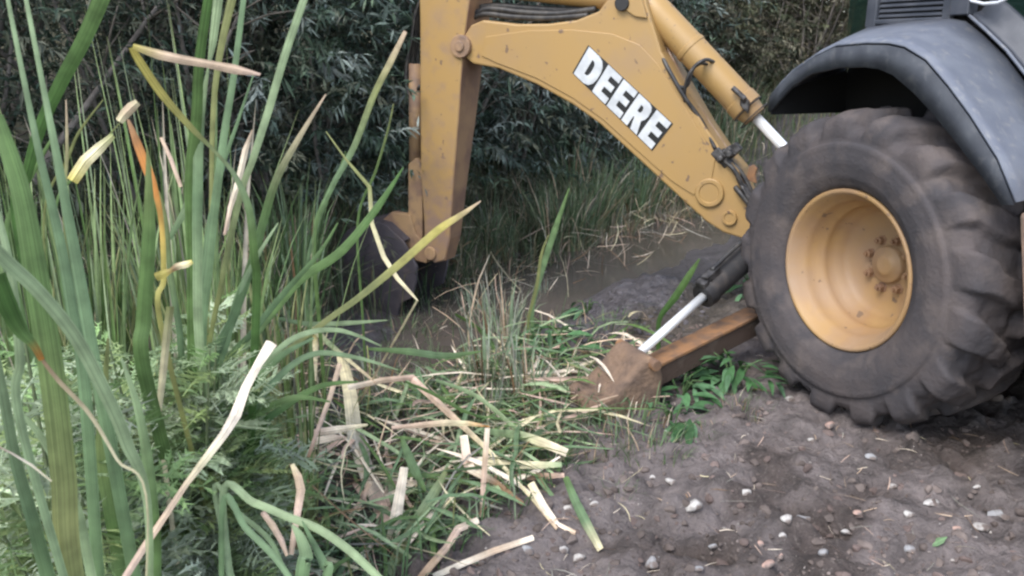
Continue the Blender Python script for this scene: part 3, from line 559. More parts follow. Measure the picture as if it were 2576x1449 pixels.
#PLANTS#
# ------------------------------------------------------------------ vegetation helpers
CG = dict(green=(.105, .175, .058), blue=(.135, .21, .11), pale=(.26, .34, .19), deep=(.055, .115, .03), olive=(.20, .215, .085), yellow=(.42, .36, .10), straw=(.64, .57, .37),
          cream=(.76, .66, .53), tan=(.52, .39, .28), pink=(.55, .40, .32), brown=(.24, .15, .085), orange=(.42, .17, .04), grey=(.30, .29, .25))
def lerpc(a, b, t): return tuple(x + (y - x) * t for x, y in zip(a, b))
def cols_along(spec, n):
    """spec: one colour name, or names spread evenly from base to tip"""
    ks = spec.split('-'); ks = [CG[k] for k in ks]; out = []
    for i in range(n):
        f = i / max(n - 1, 1) * (len(ks) - 1); k = min(int(f), len(ks) - 2) if len(ks) > 1 else 0
        out.append(lerpc(ks[k], ks[min(k + 1, len(ks) - 1)], f - k) if len(ks) > 1 else ks[0])
    return out
def interp_w(ws, n):
    out = []
    for i in range(n):
        f = i / (n - 1) * (len(ws) - 1); k = min(int(f), len(ws) - 2); out.append(ws[k] + (ws[k + 1] - ws[k]) * (f - k))
    return out
def leaf_from_points(mb, pts, ws, spec, twist=.3, fold=.25, n=7):
    if n == 0: sm = [Vector(a).lerp(Vector(b), q / 3) for a, b in zip(pts, pts[1:]) for q in range(3)] + [Vector(pts[-1])]
    else: sm = curve_pts(pts, n)
    w_ = interp_w(ws, len(sm)); c_ = cols_along(spec, len(sm)); side = []; a = R.uniform(-twist, twist)
    for k, p in enumerate(sm):
        t = (sm[min(k + 1, len(sm) - 1)] - sm[max(k - 1, 0)]).normalized(); v = (p - EYE).normalized(); sv = t.cross(v)
        sv = sv.normalized() if sv.length > 1e-4 else Vector((1, 0, 0))
        side.append(Matrix.Rotation(a * (.5 + .5 * math.sin(k / len(sm) * 3)), 3, t) @ sv)
    mb.blade(sm, w_, side, c_, fold)
# ------------------------------------------------------------------ willow thicket on the far bank
def bush_mesh(name, seed, rx, h, nsprig, cols, lw=.02, ll=(.07, .13), base=.15):
    rr = random.Random(seed); mb = MB()
    for _ in range(nsprig):
        th = rr.uniform(0, 2 * math.pi); q = rr.random() ** .55; zf = rr.random() ** .8
        wid = rx * (0.55 + .6 * math.sin(min(zf * 1.15 + .15, 1) * math.pi * .86)); lump = 1 + .22 * math.sin(3 * th + zf * 7 + seed) + .12 * math.sin(7 * th - zf * 5)
        p = Vector((math.cos(th) * wid * q * lump, math.sin(th) * wid * q * lump, base + zf * h))
        d = Vector((math.cos(th) * (.5 + q), math.sin(th) * (.5 + q), rr.uniform(-.3, .9))).normalized(); L_ = rr.uniform(.25, .55)
        c = rr.choice(cols); k = rr.uniform(.55, 1.5); c = tuple(x * k for x in c); nl = rr.randint(10, 24)
        for i in range(nl):
            f = (i + .3) / nl; b = p + d * L_ * f + Vector((0, 0, -.25 * f * f * L_))
            o = Vector((rr.gauss(0, 1), rr.gauss(0, 1), rr.gauss(-.1, .8))).normalized(); ld = (d * .7 + o * .8 + Vector((0, 0, -.25))).normalized()
            ln = rr.uniform(*ll); sv = ld.cross(Vector((rr.gauss(0, .5), rr.gauss(0, .5), 1))).normalized() * lw * .5 * rr.uniform(.8, 1.3)
            kk = rr.uniform(.8, 1.25); cc = tuple(x * kk for x in c)
            i0 = mb.vert(b, cc); i1 = mb.vert(b + ld * ln * .45 - sv, cc); i2 = mb.vert(b + ld * ln + Vector((0, 0, -.012)), cc); i3 = mb.vert(b + ld * ln * .45 + sv, cc); mb.face(i0, i1, i2, i3)
    return mb
def stem_mesh(seed, rx, h, n=9):
    rr = random.Random(seed); mb = MB()
    for _ in range(n):
        th = rr.uniform(0, 6.28); b = Vector((math.cos(th) * .18, math.sin(th) * .18, -.1)); pts = [b]
        d = Vector((math.cos(th) * rr.uniform(.1, .5), math.sin(th) * rr.uniform(.1, .5), 1))
        for k in range(6):
            d = d + Vector((rr.uniform(-.2, .2), rr.uniform(-.2, .2), 0)); pts.append(pts[-1] + d.normalized() * h / 6)
        r0 = rr.uniform(.018, .035); mb.tube(pts, [r0 * (1 - .13 * k) for k in range(7)], 7, col=(.17, .15, .135))
        for k in (2, 3, 4, 5):
            for _ in range(2):
                q = pts[k]; dd = Vector((rr.uniform(-1, 1), rr.uniform(-1, 1), rr.uniform(.1, .9))).normalized() * rr.uniform(.4, .8)
                mb.tube([q, q + dd * .5 + Vector((0, 0, .03)), q + dd], [.009, .006, .003], 5, col=(.15, .13, .11))
    return mb
WIL = [(.07, .11, .08), (.11, .155, .13), (.165, .205, .185), (.05, .08, .055), (.09, .13, .085), (.21, .245, .225), (.13, .14, .10)]
BRN = [(.10, .11, .06), (.13, .125, .085), (.07, .085, .05), (.15, .14, .10), (.17, .15, .10), (.06, .075, .05)]
DRK = [(.035, .055, .036), (.055, .07, .045), (.07, .08, .055), (.09, .10, .07), (.03, .05, .036)]
def make_bush(name, label, seed, rx, h, ns, cols, group, **k):
    t = thing(name, (0, 0, 0), label, 'bush', group); bush_mesh(name, seed, rx, h, ns, cols, **k).build('crown', BUSHLEAF, t, local=True); stem_mesh(seed + 50, rx, h * .8).build('stems', WOOD, t, local=True, smooth=True); return t
protos = [make_bush('willow_bush', 'x', 11, 1.05, 3.3, 1150, WIL, 'willow bushes on the far bank'), make_bush('willow_bush', 'x', 12, 1.2, 3.6, 1250, WIL, 'willow bushes on the far bank'),
          make_bush('dark_bush', 'x', 13, 1.1, 3.4, 1000, DRK, 'dark bushes on the far bank', lw=.014, ll=(.05, .09)), make_bush('dry_bush', 'x', 14, 1.3, 2.8, 1200, BRN, 'olive brown bushes behind the machine', lw=.016, ll=(.05, .09))]
used = set()
def put(o, loc, rz=0, sc=1, label=None):
    c = o if o.name not in used else copy_tree(o)
    used.add(o.name); c.location = loc; c.rotation_euler = (0, 0, rz); c.scale = (sc,) * 3
    if label: c['label'] = label
    return c
def on_line(x, s): return 2.1 + (s + (x + .25) * .8) / .6
BUSH = [ # proto, x, s, scale, label
 (2, -4.3, 3.3, 1.0, 'dark small leaved bush at the far left behind the tall leaves'),
 (2, -3.2, 3.6, 1.0, 'nearly black bush behind the broad leaf that leans left'),
 (2, -2.45, 4.1, .95, 'dark bush with bare grey stems behind the bent yellow leaf'),
 (0, -1.75, 3.95, 1.0, 'blue grey willow bush between the dark bushes and the stick of the digger'),
 (1, -.95, 4.1, .95, 'silvery willow bush just left of the stick of the digger'),
 (0, -.1, 4.25, 1.0, 'willow bush directly behind the stick of the digger'),
 (1, .75, 3.95, .9, 'dense willow bush hanging over the water under the boom'),
 (0, 1.55, 4.3, .82, 'willow bush behind the lettering of the boom'),
 (3, 2.35, 4.2, .95, 'olive brown bush behind the boom cylinder'),
 (3, 3.4, 4.4, 1.05, 'olive brown bush in the gap beside the black fender'),
 (3, 4.8, 4.6, 1.0, 'olive brown bush seen behind the cab'),
]
for k, x, s, sc, lab in BUSH:
    y = on_line(x, s); put(protos[k], (x, y, Gf(x, y) - .1), R.uniform(0, 6.28), sc, lab)
for i, (k, x, s, sc, lab) in enumerate([(2, -5.4, 4.8, 1.4, 'tall dark bush deepest in the left corner'), (2, -4.0, 5.2, 1.4, 'tall dark bush in the second row behind the broad leaf'), (0, -2.9, 5.3, 1.45, 'tall willow in the second row above the bare grey stems'),
    (1, -1.9, 5.2, 1.4, 'tall willow filling the gap left of the stick'), (0, -.7, 5.1, 1.45, 'tall willow in the second row behind the stick'), (1, .5, 5.2, 1.4, 'tall willow in the second row above the boom'),
    (0, 1.7, 5.4, 1.45, 'tall willow in the second row behind the crest of the boom'), (3, 3.0, 6.2, 1.7, 'tall olive bush farthest back above the boom cylinder'), (3, 4.4, 6.6, 1.9, 'tall olive bush farthest back beside the cab'), (3, 6.6, 6.4, 1.9, 'tall olive bush hidden mostly by the cab'), (3, 5.2, 5.0, 2.0, 'tall olive bush filling the gap between the boom cylinder and the cab'), (3, 4.0, 5.6, 2.0, 'tall olive bush behind the lower olive brown ones')]):
    y = on_line(x, s); put(protos[k], (x, y, Gf(x, y) - .1), R.uniform(0, 6.28), sc, lab)
for x, y, sc, lab in ((3.0, 13.2, 1.0, 'olive bush on the slope where the ditch ends, left of the cab'), (4.4, 13.0, 1.0, 'olive bush on the slope at the end of the ditch behind the fender'), (5.8, 12.4, 1.1, 'olive bush on the slope behind the cab glass'), (7.4, 11.8, 1.2, 'olive bush on the slope hidden behind the cab'),
    (9.2, 11.2, 1.2, 'olive bush farthest along the slope behind the cab'), (3.9, 15.5, 1.5, 'big olive bush at the top of the slope left of the cab'), (6.6, 15.0, 1.6, 'big olive bush at the top of the slope behind the cab'), (9.6, 14.0, 1.6, 'big olive bush at the far end of the slope')):
    put(protos[3], (x, y, Gf(x, y) - .1), R.uniform(0, 6.28), sc, lab)
# ------------------------------------------------------------------ sedge tufts along both banks
def tuft_mesh(seed, n, h, spread, cols, w=.009, straw=.2, droop=.5):
    rr = random.Random(seed); mb = MB()
    for _ in range(n):
        th = rr.uniform(0, 6.28); q = rr.random() ** .6 * .10 * spread / .3; b = Vector((math.cos(th) * q, math.sin(th) * q, -.06)); L_ = h * rr.uniform(.5, 1.1)
        out = rr.uniform(.05, 1) * spread * 1.6; dr = droop * rr.uniform(.3, 1.3); th += rr.uniform(-.7, .7); o = Vector((math.cos(th), math.sin(th), 0)); pts = []
        for k in range(6):
            f = k / 5; pts.append(b + o * out * L_ * f ** 1.5 + Vector((0, 0, L_ * (f - dr * f ** 3 * .7))))
        c = rr.choice(cols)
        if rr.random() < straw: c = CG[rr.choice(['straw', 'tan', 'cream', 'grey', 'brown'])]; c = tuple(x * .8 for x in c)
        k_ = rr.uniform(.7, 1.3); c = tuple(x * k_ for x in c); bc = lerpc(c, (.36, .29, .16), .6); cs = [bc, lerpc(bc, c, .6), c, c, c, lerpc(c, (.3, .26, .14), .3)]
        ww = w * rr.uniform(.6, 1.4); sv = Vector((-o.y, o.x, 0)); sv = Matrix.Rotation(rr.uniform(-1, 1), 3, 'Z') @ sv
        mb.blade(pts, [ww * .8, ww, ww, ww * .8, ww * .5, ww * .05], sv, cs, .3)
    return mb
SG = [(.14, .21, .11), (.18, .25, .15), (.10, .17, .085), (.21, .25, .14), (.26, .32, .22)]
def tuft(name, label, group, *a, **k):
    o = tuft_mesh(*a, **k).build(name, LEAF); return tag(o, label, 'grass tuft', group)
T = [tuft('sedge_tuft', 'arching green sedge tuft on the far bank below the bushes', 'sedge tufts along the far bank', 21, 75, .75, .34, SG),
     tuft('sedge_tuft', 'arching green sedge tuft on the far bank below the bushes', 'sedge tufts along the far bank', 22, 95, .95, .28, SG, w=.011),
     tuft('sedge_tuft', 'arching green sedge tuft on the far bank below the bushes', 'sedge tufts along the far bank', 23, 60, .55, .42, SG, straw=.4),
     tuft('reed_tuft', 'tall upright reed tuft in the ditch left of the bucket', 'tall reed tufts left of the bucket', 24, 46, 1.25, .2, [(.10, .17, .07), (.13, .2, .09), (.15, .22, .13)], w=.018, straw=.12, droop=.35),
     tuft('dry_tuft', 'tuft of dead straw coloured grass under the bushes', 'dead grass tufts under the bushes', 25, 80, .6, .4, [CG['grey'], CG['tan'], CG['straw'], (.2, .19, .1)], straw=.6, droop=.8)]
cnt = 0
def tufts(n, x0, x1, s0, s1, kinds, sc=(.8, 1.2)):
    for _ in range(n):
        x = R.uniform(x0, x1); s = R.uniform(s0, s1); y = on_line(x, s)
        if -.25 < x / y < -.085 and 2.4 < y < 6.6: continue
        put(T[R.choice(kinds)], (x, y, Gf(x, y)), R.uniform(0, 6.28), R.uniform(*sc))
tufts(56, .3, 3.6, 2.85, 3.6, (0, 1, 1, 2), (1.0, 1.4)); tufts(10, .9, 3.2, 2.75, 2.95, (2, 4), (.6, .9)); tufts(14, 1.5, 4.2, 3.1, 4.2, (1, 0, 4), (1.0, 1.4))
tufts(70, -3.2, -.75, 2.0, 3.4, (0, 1, 2, 1)); tufts(46, -3.8, -1.0, 2.0, 3.6, (4, 4, 2), (.9, 1.3)); tufts(22, -3.0, -.8, 1.9, 3.0, (3,), (.8, 1.1))
tufts(34, -3.4, -1.0, .9, 2.1, (0, 4, 2, 1), (.7, 1.1)); tufts(14, -.7, .45, 3.1, 3.6, (0, 1, 2), (.6, .9))
# thin upright grass in the middle of the near bank
NB = tuft('bank_grass_tuft', 'thin pale green grass tuft growing on the near bank', 'thin grass tufts on the near bank', 31, 46, .46, .25, [(.27, .33, .25), (.34, .38, .31), (.2, .27, .17)], w=.007, straw=.35, droop=.4)
NB2 = tuft('bank_grass_tuft', 'thin pale green grass tuft growing on the near bank', 'thin grass tufts on the near bank', 32, 60, .22, .5, [(.12, .19, .09), (.10, .16, .07), (.16, .21, .12)], w=.005, straw=.2, droop=.5)
for px, py, o, sc in ((1010, 840, NB2, 1.5), (1080, 830, NB2, 1.5), (1150, 850, NB2, 1.6), (950, 930, NB2, 1.5), (1090, 930, NB2, 1.4), (1180, 930, NB2, 1.5), (1420, 930, NB2, 1.3), (1480, 860, NB2, 1.2), (1360, 840, NB2, 1.4), (1540, 820, NB2, 1.1), (1340, 930, NB2, 1.4), (1430, 1000, NB2, 1.2), (1280, 1060, NB2, 1.2), (1030, 1030, NB2, 1.4), (1120, 1170, NB2, 1.1), (1190, 815, NB, 1.1), (1215, 830, NB, 1.3), (1250, 860, NB, 1.4), (1290, 850, NB, 1.2), (1270, 875, NB, 1.3), (1230, 960, NB, 1.05), (1300, 960, NB, 1), (1330, 1010, NB, .9), (1225, 1060, NB, .8), (1370, 760, NB, .7), (1650, 1130, NB2, .9), (1575, 1085, NB2, 1), (1600, 1060, NB2, 1.1), (1545, 1110, NB2, .9),
     (1420, 1130, NB2, .9), (1380, 1170, NB2, 1), (1180, 1120, NB2, 1.1), (1110, 1080, NB2, 1), (1150, 1010, NB2, 1.1), (1060, 1130, NB2, 1.1), (1190, 1200, NB2, 1), (1310, 1140, NB2, 1), (1290, 1200, NB2, .8), (1450, 1080, NB2, .8), (1850, 1010, NB2, .5), (1560, 1240, NB2, .5), (960, 1160, NB2, 1.1), (870, 1180, NB2, 1), (940, 1020, NB, 1), (850, 1090, NB2, 1.2), (1000, 960, NB2, 1.1),
     (1900, 1030, NB2, .5), (1780, 1090, NB2, .45), (1250, 900, NB2, 1.1), (1120, 900, NB2, 1.1), (1050, 860, NB2, 1.1), (980, 880, NB2, 1), (1330, 900, NB2, 1)):
    g = PG(px, py); put(o, g, R.uniform(0, 6.28), sc * R.uniform(.9, 1.15))
TR_ = [tuft('tall_reed_tuft', 'tall narrow pale green reed tuft rising behind the foreground blades', 'tall reed tufts behind the foreground blades', sd_, n_, h_, .13, [(.16, .24, .09), (.21, .29, .13), (.25, .32, .19), (.13, .21, .07), (.28, .30, .14)], w=w_, straw=.14, droop=.2) for sd_, n_, h_, w_ in ((61, 13, 1.5, .016), (62, 10, 1.75, .018), (63, 16, 1.2, .013))]
for i in range(60):
    px = R.choice([R.uniform(-40, 520), R.uniform(-40, 820)]); Y = R.uniform(2.25, 3.7); p = P(px, 700, Y)
    if px > 740 or (px > 690 and Y > 2.8): continue
    put(TR_[R.randrange(3)], (p.x, p.y, Gf(p.x, p.y)), R.uniform(0, 6.28), R.uniform(.75, 1.1))
for px, py, k, sc in ((600, 1130, 2, .5), (660, 1090, 2, .55), (560, 1180, 2, .5), (700, 1150, 2, .42), (590, 1060, 2, .6), (720, 1040, 2, .5), (480, 1200, 2, .45)):
    g = PG(px, py + 120); put(TR_[k], g, R.uniform(0, 6.28), sc)
# ------------------------------------------------------------------ broad leaved weeds by the stabilizer
def weed_mesh(seed, n, h, spread):
    rr = random.Random(seed); mb = MB()
    for _ in range(n):
        th = rr.uniform(0, 6.28); q = spread * rr.random() ** .5; b = Vector((math.cos(th) * q, math.sin(th) * q, h * rr.uniform(.1, 1) * (1 - .5 * q / spread)))
        th2 = th + rr.uniform(-1, 1); d = Vector((math.cos(th2), math.sin(th2), rr.uniform(-.35, .5))).normalized(); L_ = rr.uniform(.09, .17); k = rr.uniform(.75, 1.3); c = tuple(x * k for x in rr.choice([(.07, .16, .065), (.10, .20, .10), (.05, .12, .045)]))
        pts = [b + d * L_ * f + Vector((0, 0, -.06 * f * f)) for f in (0, .25, .5, .75, 1)]; ww = L_ * .27
        mb.blade(pts, [ww * .15, ww * .8, ww, ww * .65, .001], d.cross(Z) + Vector((0, 0, rr.uniform(-.4, .4))), [c] * 5, .22)
    for _ in range(6):
        th = rr.uniform(0, 6.28); e = Vector((math.cos(th) * spread * .6, math.sin(th) * spread * .6, h * .8)); mb.tube([Vector((0, 0, -.04)), e * .5 + Vector((0, 0, .03)), e], [.006, .005, .003], 5, col=(.10, .17, .07))
    return mb
for nm, sd_, n, h, sp, px, py, lab in (('leafy_weed', 41, 60, .16, .19, 1850, 960, 'lush green weed with long pointed leaves lying against the rear tyre'), ('leafy_weed', 42, 46, .10, .17, 1715, 985, 'low green weed between the stabilizer pad and the bigger weed'),
      ('leafy_weed', 43, 70, .16, .22, 1385, 885, 'bright green leafy weed on the muddy bank left of the chrome rod'), ('leafy_weed', 44, 26, .08, .12, 1478, 780, 'small green sprig standing on the mud heap'), ('leafy_weed', 45, 24, .09, .12, 1690, 1060, 'small dusty weed at the edge of the soil in front of the stabilizer'),
      ('leafy_weed', 46, 30, .2, .16, 1890, 745, 'green weed half hidden behind the rear tyre under the hydraulic leg')):
    g = PG(px, py); tag(weed_mesh(sd_, n, h, sp).build(nm, LEAF), lab, 'weed').location = g
# ------------------------------------------------------------------ feathery weeds (pinnate leaves) in the lower left
def feather_mesh(seed, h=.55, nl=30):
    rr = random.Random(seed); mb = MB(); top = Vector((rr.uniform(-.1, .1), rr.uniform(-.1, .1), h)); mb.tube([Vector((0, 0, -.05)), top * .5 + Vector((.02, 0, 0)), top], [.004, .0035, .0015], 5, col=(.18, .22, .12))
    for i in range(nl):
        f = .35 + .65 * i / nl; b = top * f; th = i * 2.4 + rr.uniform(-.6, .6); L_ = rr.uniform(.09, .17) * (1.2 - .5 * f)
        d = Vector((math.cos(th), math.sin(th), rr.uniform(-.1, .9))).normalized(); k = rr.uniform(.7, 1.3); c = tuple(x * k for x in rr.choice([(.32, .43, .23), (.42, .50, .34), (.24, .36, .15), (.50, .56, .44), (.34, .42, .19)]))
        sv = d.cross(Z).normalized(); sv.rotate(Matrix.Rotation(rr.uniform(-.6, .6), 3, d)); up = sv.cross(d); n = 7; cr = rr.uniform(.1, .7)
        for j in range(n):
            g = (j + 1) / n; p = b + d * L_ * g + Vector((0, 0, -cr * L_ * g * g)); pl = L_ * rr.uniform(.3, .46) * math.sin(min(g * 1.1, 1) * math.pi * .78 + .35)
            for sgn in (-1, 1):
                if rr.random() < .07: continue
                pd = (sv * sgn + d * rr.uniform(.5, 1.1) + up * rr.uniform(-.3, .5)).normalized(); q = pd.cross(up).normalized() * pl * .11; kk = rr.uniform(.85, 1.15); c2 = tuple(x * kk for x in c)
                i0 = mb.vert(p, c2); i1 = mb.vert(p + pd * pl * .5 + q, c2); i2 = mb.vert(p + pd * pl - up * pl * .15, c2); i3 = mb.vert(p + pd * pl * .5 - q, c2); mb.face(i0, i1, i2, i3)
                for s2 in (.35, .6, .8):
                    pb = p + pd * pl * s2
                    for e_ in (1, -1):
                        ee = (pd * rr.uniform(.6, 1) + q.normalized() * e_ * .8 + up * rr.uniform(-.3, .3)).normalized(); r0 = mb.vert(pb, c2); r1 = mb.vert(pb + ee * pl * .3, c2); r2 = mb.vert(pb + pd * pl * .09, c2); mb.face(r0, r1, r2)
        mb.tube([b, b + d * L_ * .5 + Vector((0, 0, -.25 * cr * L_)), b + d * L_ + Vector((0, 0, -cr * L_))], [.0013, .001, .0006], 4, col=c)
    return mb
FE = [tag(feather_mesh(sd_, h).build('feathery_weed', LEAF), 'pale green feathery weed with divided leaves among the foreground blades', 'weed', 'feathery weeds in the lower left') for sd_, h in ((51, .55), (52, .45), (53, .62))]
for i in range(84):
    px, py = R.uniform(-60, 560), R.uniform(1020, 1420); Y = R.uniform(1.4, 2.1) if px < 330 else R.uniform(1.8, 2.2); p = P(px, py, Y); k = R.randrange(3)
    h = max(.3, p.z - Gf(p.x, p.y)); put(FE[k], (p.x, p.y, Gf(p.x, p.y)), R.uniform(0, 6.28), min(max(h / .5, .6), 1.6))
for px, py, Y in ((560, 1230, 1.85), (620, 1200, 1.9), (520, 1150, 1.85), (470, 1020, 1.9), (430, 1000, 1.9), (550, 1020, 1.95), (200, 1050, 1.5), (560, 1310, 1.75), (120, 1120, 1.4), (500, 950, 1.98)):
    p = P(px, py, Y); h = p.z - Gf(p.x, p.y); put(FE[R.randrange(3)], (p.x, p.y, Gf(p.x, p.y)), R.uniform(0, 6.28), max(h / .5, .5))
# ------------------------------------------------------------------ foreground reed clumps, each blade a part
def clump(label, root, blades, name='reed_clump'):
    t = thing(name, (root[0], root[1], Gf(*root)), label, 'reed clump', None)
    for b in blades:
        px, ws, spec, Y0, Y1 = b[:5]; rooted = b[5] if len(b) > 5 else True; lab = b[6] if len(b) > 6 else None
        n = len(px); Ys = [Y0 + (Y1 - Y0) * k / (n - 1) for k in range(n)]
        pts = [P(x, y, Y) for (x, y), Y in zip(px, Ys)]; wm_ = [.78 * w_ / FPX * Y for w_, Y in zip(interp_w(ws, n), Ys)]
        if rooted:
            r = Vector((root[0] + R.uniform(-.07, .07), root[1] + R.uniform(-.07, .07), Gf(*root) - .05))
            if rooted == 'own': r = Vector((pts[0].x, pts[0].y, Gf(pts[0].x, pts[0].y) - .04))
            if pts[0].z - r.z > .03: pts = [r, r.lerp(pts[0], .5)] + pts; wm_ = [wm_[0] * .8, wm_[0] * .95] + wm_
        mb = MB(); dry = any(c in spec for c in ('cream', 'pink', 'tan-s')); leaf_from_points(mb, pts, wm_, spec, n=0 if dry else 7); o = mb.build('leaf', DRY if dry else LEAF, t, smooth=not dry)
        if lab: o['label'] = lab
    return t
clump('nearest clump of broad green blades rising at the left edge of the picture', (-.62, 1.08), [
 ([(180, 1449), (160, 1200), (132, 950), (92, 700), (52, 480), (-10, 290)], [84, 84, 80, 74, 60, 40], 'green-olive-green-green', 1.12, 1.2),
 ([(255, 1000), (235, 900), (200, 700), (150, 430), (105, 200), (62, -20)], [44, 42, 38, 26, 16, 12], 'green-blue-blue-pale', 1.35, 1.45),
 ([(215, 1000), (185, 800), (150, 600), (102, 400), (60, 200), (16, -20)], [40, 36, 30, 22, 16, 11], 'green-blue-blue-pale', 1.3, 1.35),
 ([(375, 1320), (317, 1110), (255, 968), (187, 844), (100, 736), (20, 660), (-40, 600)], [26, 42, 44, 44, 44, 46, 44], 'green-pale-pale-pale', 1.15, 1.0),
 ([(372, 1300), (294, 1155), (226, 1042), (150, 960), (107, 906)], [8, 10, 14, 15, 12], 'olive-straw-brown', 1.08, 1.05, True, 'thin blade gone straw brown'),
 ([(105, 905), (85, 868), (51, 830), (20, 770), (-10, 690)], [18, 26, 46, 60, 56], 'orange-green-deep-deep', 1.05, 1.0, False),
 ([(120, 1449), (80, 1300), (40, 1160), (10, 1000), (-20, 850)], [50, 44, 38, 32, 24], 'green-blue-pale', 1.2, 1.1),
 ([(60, 1100), (50, 900), (30, 700), (0, 560), (-30, 470)], [30, 30, 26, 20, 14], 'blue-pale-pale', 1.1, 1.1),
 ([(300, 1449), (280, 1300), (255, 1150), (262, 1000), (272, 850)], [50, 46, 40, 28, 6], 'green-green-olive', 1.35, 1.4),
 ([(390, 1449), (385, 1300), (370, 1150), (345, 1020), (305, 900)], [42, 42, 36, 26, 6], 'green-green-pale', 1.3, 1.35),
 ([(230, 1449), (200, 1300), (150, 1180), (90, 1080), (20, 1010)], [34, 32, 28, 22, 8], 'blue-pale-pale', 1.2, 1.15),
 ([(130, 1210), (80, 1170), (30, 1140), (-20, 1115)], [6, 8, 7, 5], 'straw-cream-tan', 1.05, 1.0, False),
])
clump('clump of long upright blades left of the digger, one bent over with a yellow tip', (-.77, 1.95), [
 ([(490, 960), (486, 650), (480, 450), (494, 300), (502, 150), (528, -30)], [44, 42, 38, 34, 30, 27], 'green-green-green-deep', 1.9, 1.75),
 ([(505, 900), (497, 650), (497, 500), (502, 320), (523, 175), (536, 100), (552, -30)], [30, 32, 34, 30, 8, 24, 30], 'blue-pale-blue-pale-pale', 1.85, 1.8),
 ([(520, 950), (530, 600), (535, 310), (552, 140), (590, -30)], [10, 12, 16, 20, 26], 'olive-olive-olive', 2.1, 2.1, True, 'olive brown blade behind the others'),
 ([(508, 920), (526, 650), (546, 475), (566, 325), (590, 175), (616, -30)], [34, 32, 28, 24, 20, 16], 'green-blue-blue-blue', 1.95, 2.0),
 ([(525, 950), (560, 700), (605, 490), (636, 400), (676, 275), (716, 140), (774, -30)], [14, 18, 20, 22, 24, 24, 22], 'green-olive-pale-pale', 2.0, 2.05),
 ([(530, 960), (590, 790), (640, 640), (690, 465), (750, 350), (820, 236)], [30, 32, 30, 26, 18, 4], 'green-blue-green-tan', 2.0, 2.2),
 ([(364, 940), (362, 800), (374, 600), (374, 450), (370, 370)], [48, 50, 44, 20, 3], 'green-green-green-olive', 1.6, 1.6),
 ([(645, 760), (640, 650), (626, 525), (590, 440), (540, 380), (480, 320), (410, 240), (352, 155), (330, 118)], [28, 27, 24, 16, 10, 20, 26, 26, 16], 'deep-deep-green-pale-olive-yellow-yellow', 1.9, 1.65, True, 'blade bent over, turning yellow at its tip'),
 ([(334, 116), (400, 137), (460, 150), (520, 160), (590, 174), (655, 187)], [18, 30, 28, 24, 30, 8], 'yellow-tan-tan-tan-pink', 1.65, 1.75, False, 'dry brown tip of the bent blade, folded back'),
 ([(426, 600), (470, 520), (485, 470), (490, 440)], [14, 26, 22, 6], 'blue-pale-pale', 1.95, 1.9, False),
 ([(405, 820), (412, 700), (406, 560), (388, 470), (372, 430), (345, 360), (322, 300)], [18, 18, 16, 20, 30, 26, 8], 'yellow-olive-yellow-orange-orange-brown', 1.7, 1.75, True, 'rust orange dead blade'),
 ([(398, 1045), (408, 960), (418, 860), (428, 770)], [18, 24, 26, 26], 'cream-straw-straw-olive', 1.68, 1.66, 'own', 'pale straw coloured broken blade'),
 ([(540, 990), (570, 860), (600, 740), (650, 640), (700, 560)], [26, 24, 20, 14, 4], 'green-blue-pale', 2.0, 2.1),
 ([(470, 980), (450, 820), (430, 700), (418, 560), (400, 480)], [22, 22, 20, 14, 4], 'green-blue-olive', 1.9, 1.9),
 ([(560, 960), (640, 830), (720, 730), (800, 640), (850, 560)], [20, 22, 20, 14, 4], 'green-blue-green', 2.1, 2.2),
 ([(500, 1000), (512, 800), (520, 600), (560, 420), (600, 300), (640, 180)], [18, 18, 16, 14, 10, 4], 'green-blue-blue', 2.2, 2.25),
])
clump('dark green blades leaning right behind the nearest clump at the upper left', (-1.42, 2.45), [
 ([(40, 560), (65, 450), (100, 325), (152, 210), (210, 100), (262, -20)], [24, 30, 36, 40, 44, 46], 'deep-deep-deep-green', 2.3, 2.2),
 ([(20, 620), (50, 500), (90, 420), (140, 330)], [16, 18, 16, 4], 'blue-green-green', 2.4, 2.4),
 ([(110, 560), (170, 400), (200, 330), (260, 250)], [8, 10, 9, 3], 'green-olive-olive', 2.5, 2.5),
 ([(165, 600), (168, 400), (168, 320), (166, 250)], [10, 10, 8, 3], 'blue-olive-tan', 2.2, 2.2),
 ([(140, 560), (190, 440), (240, 380), (300, 310)], [8, 10, 9, 3], 'blue-green-olive', 2.4, 2.45),
])
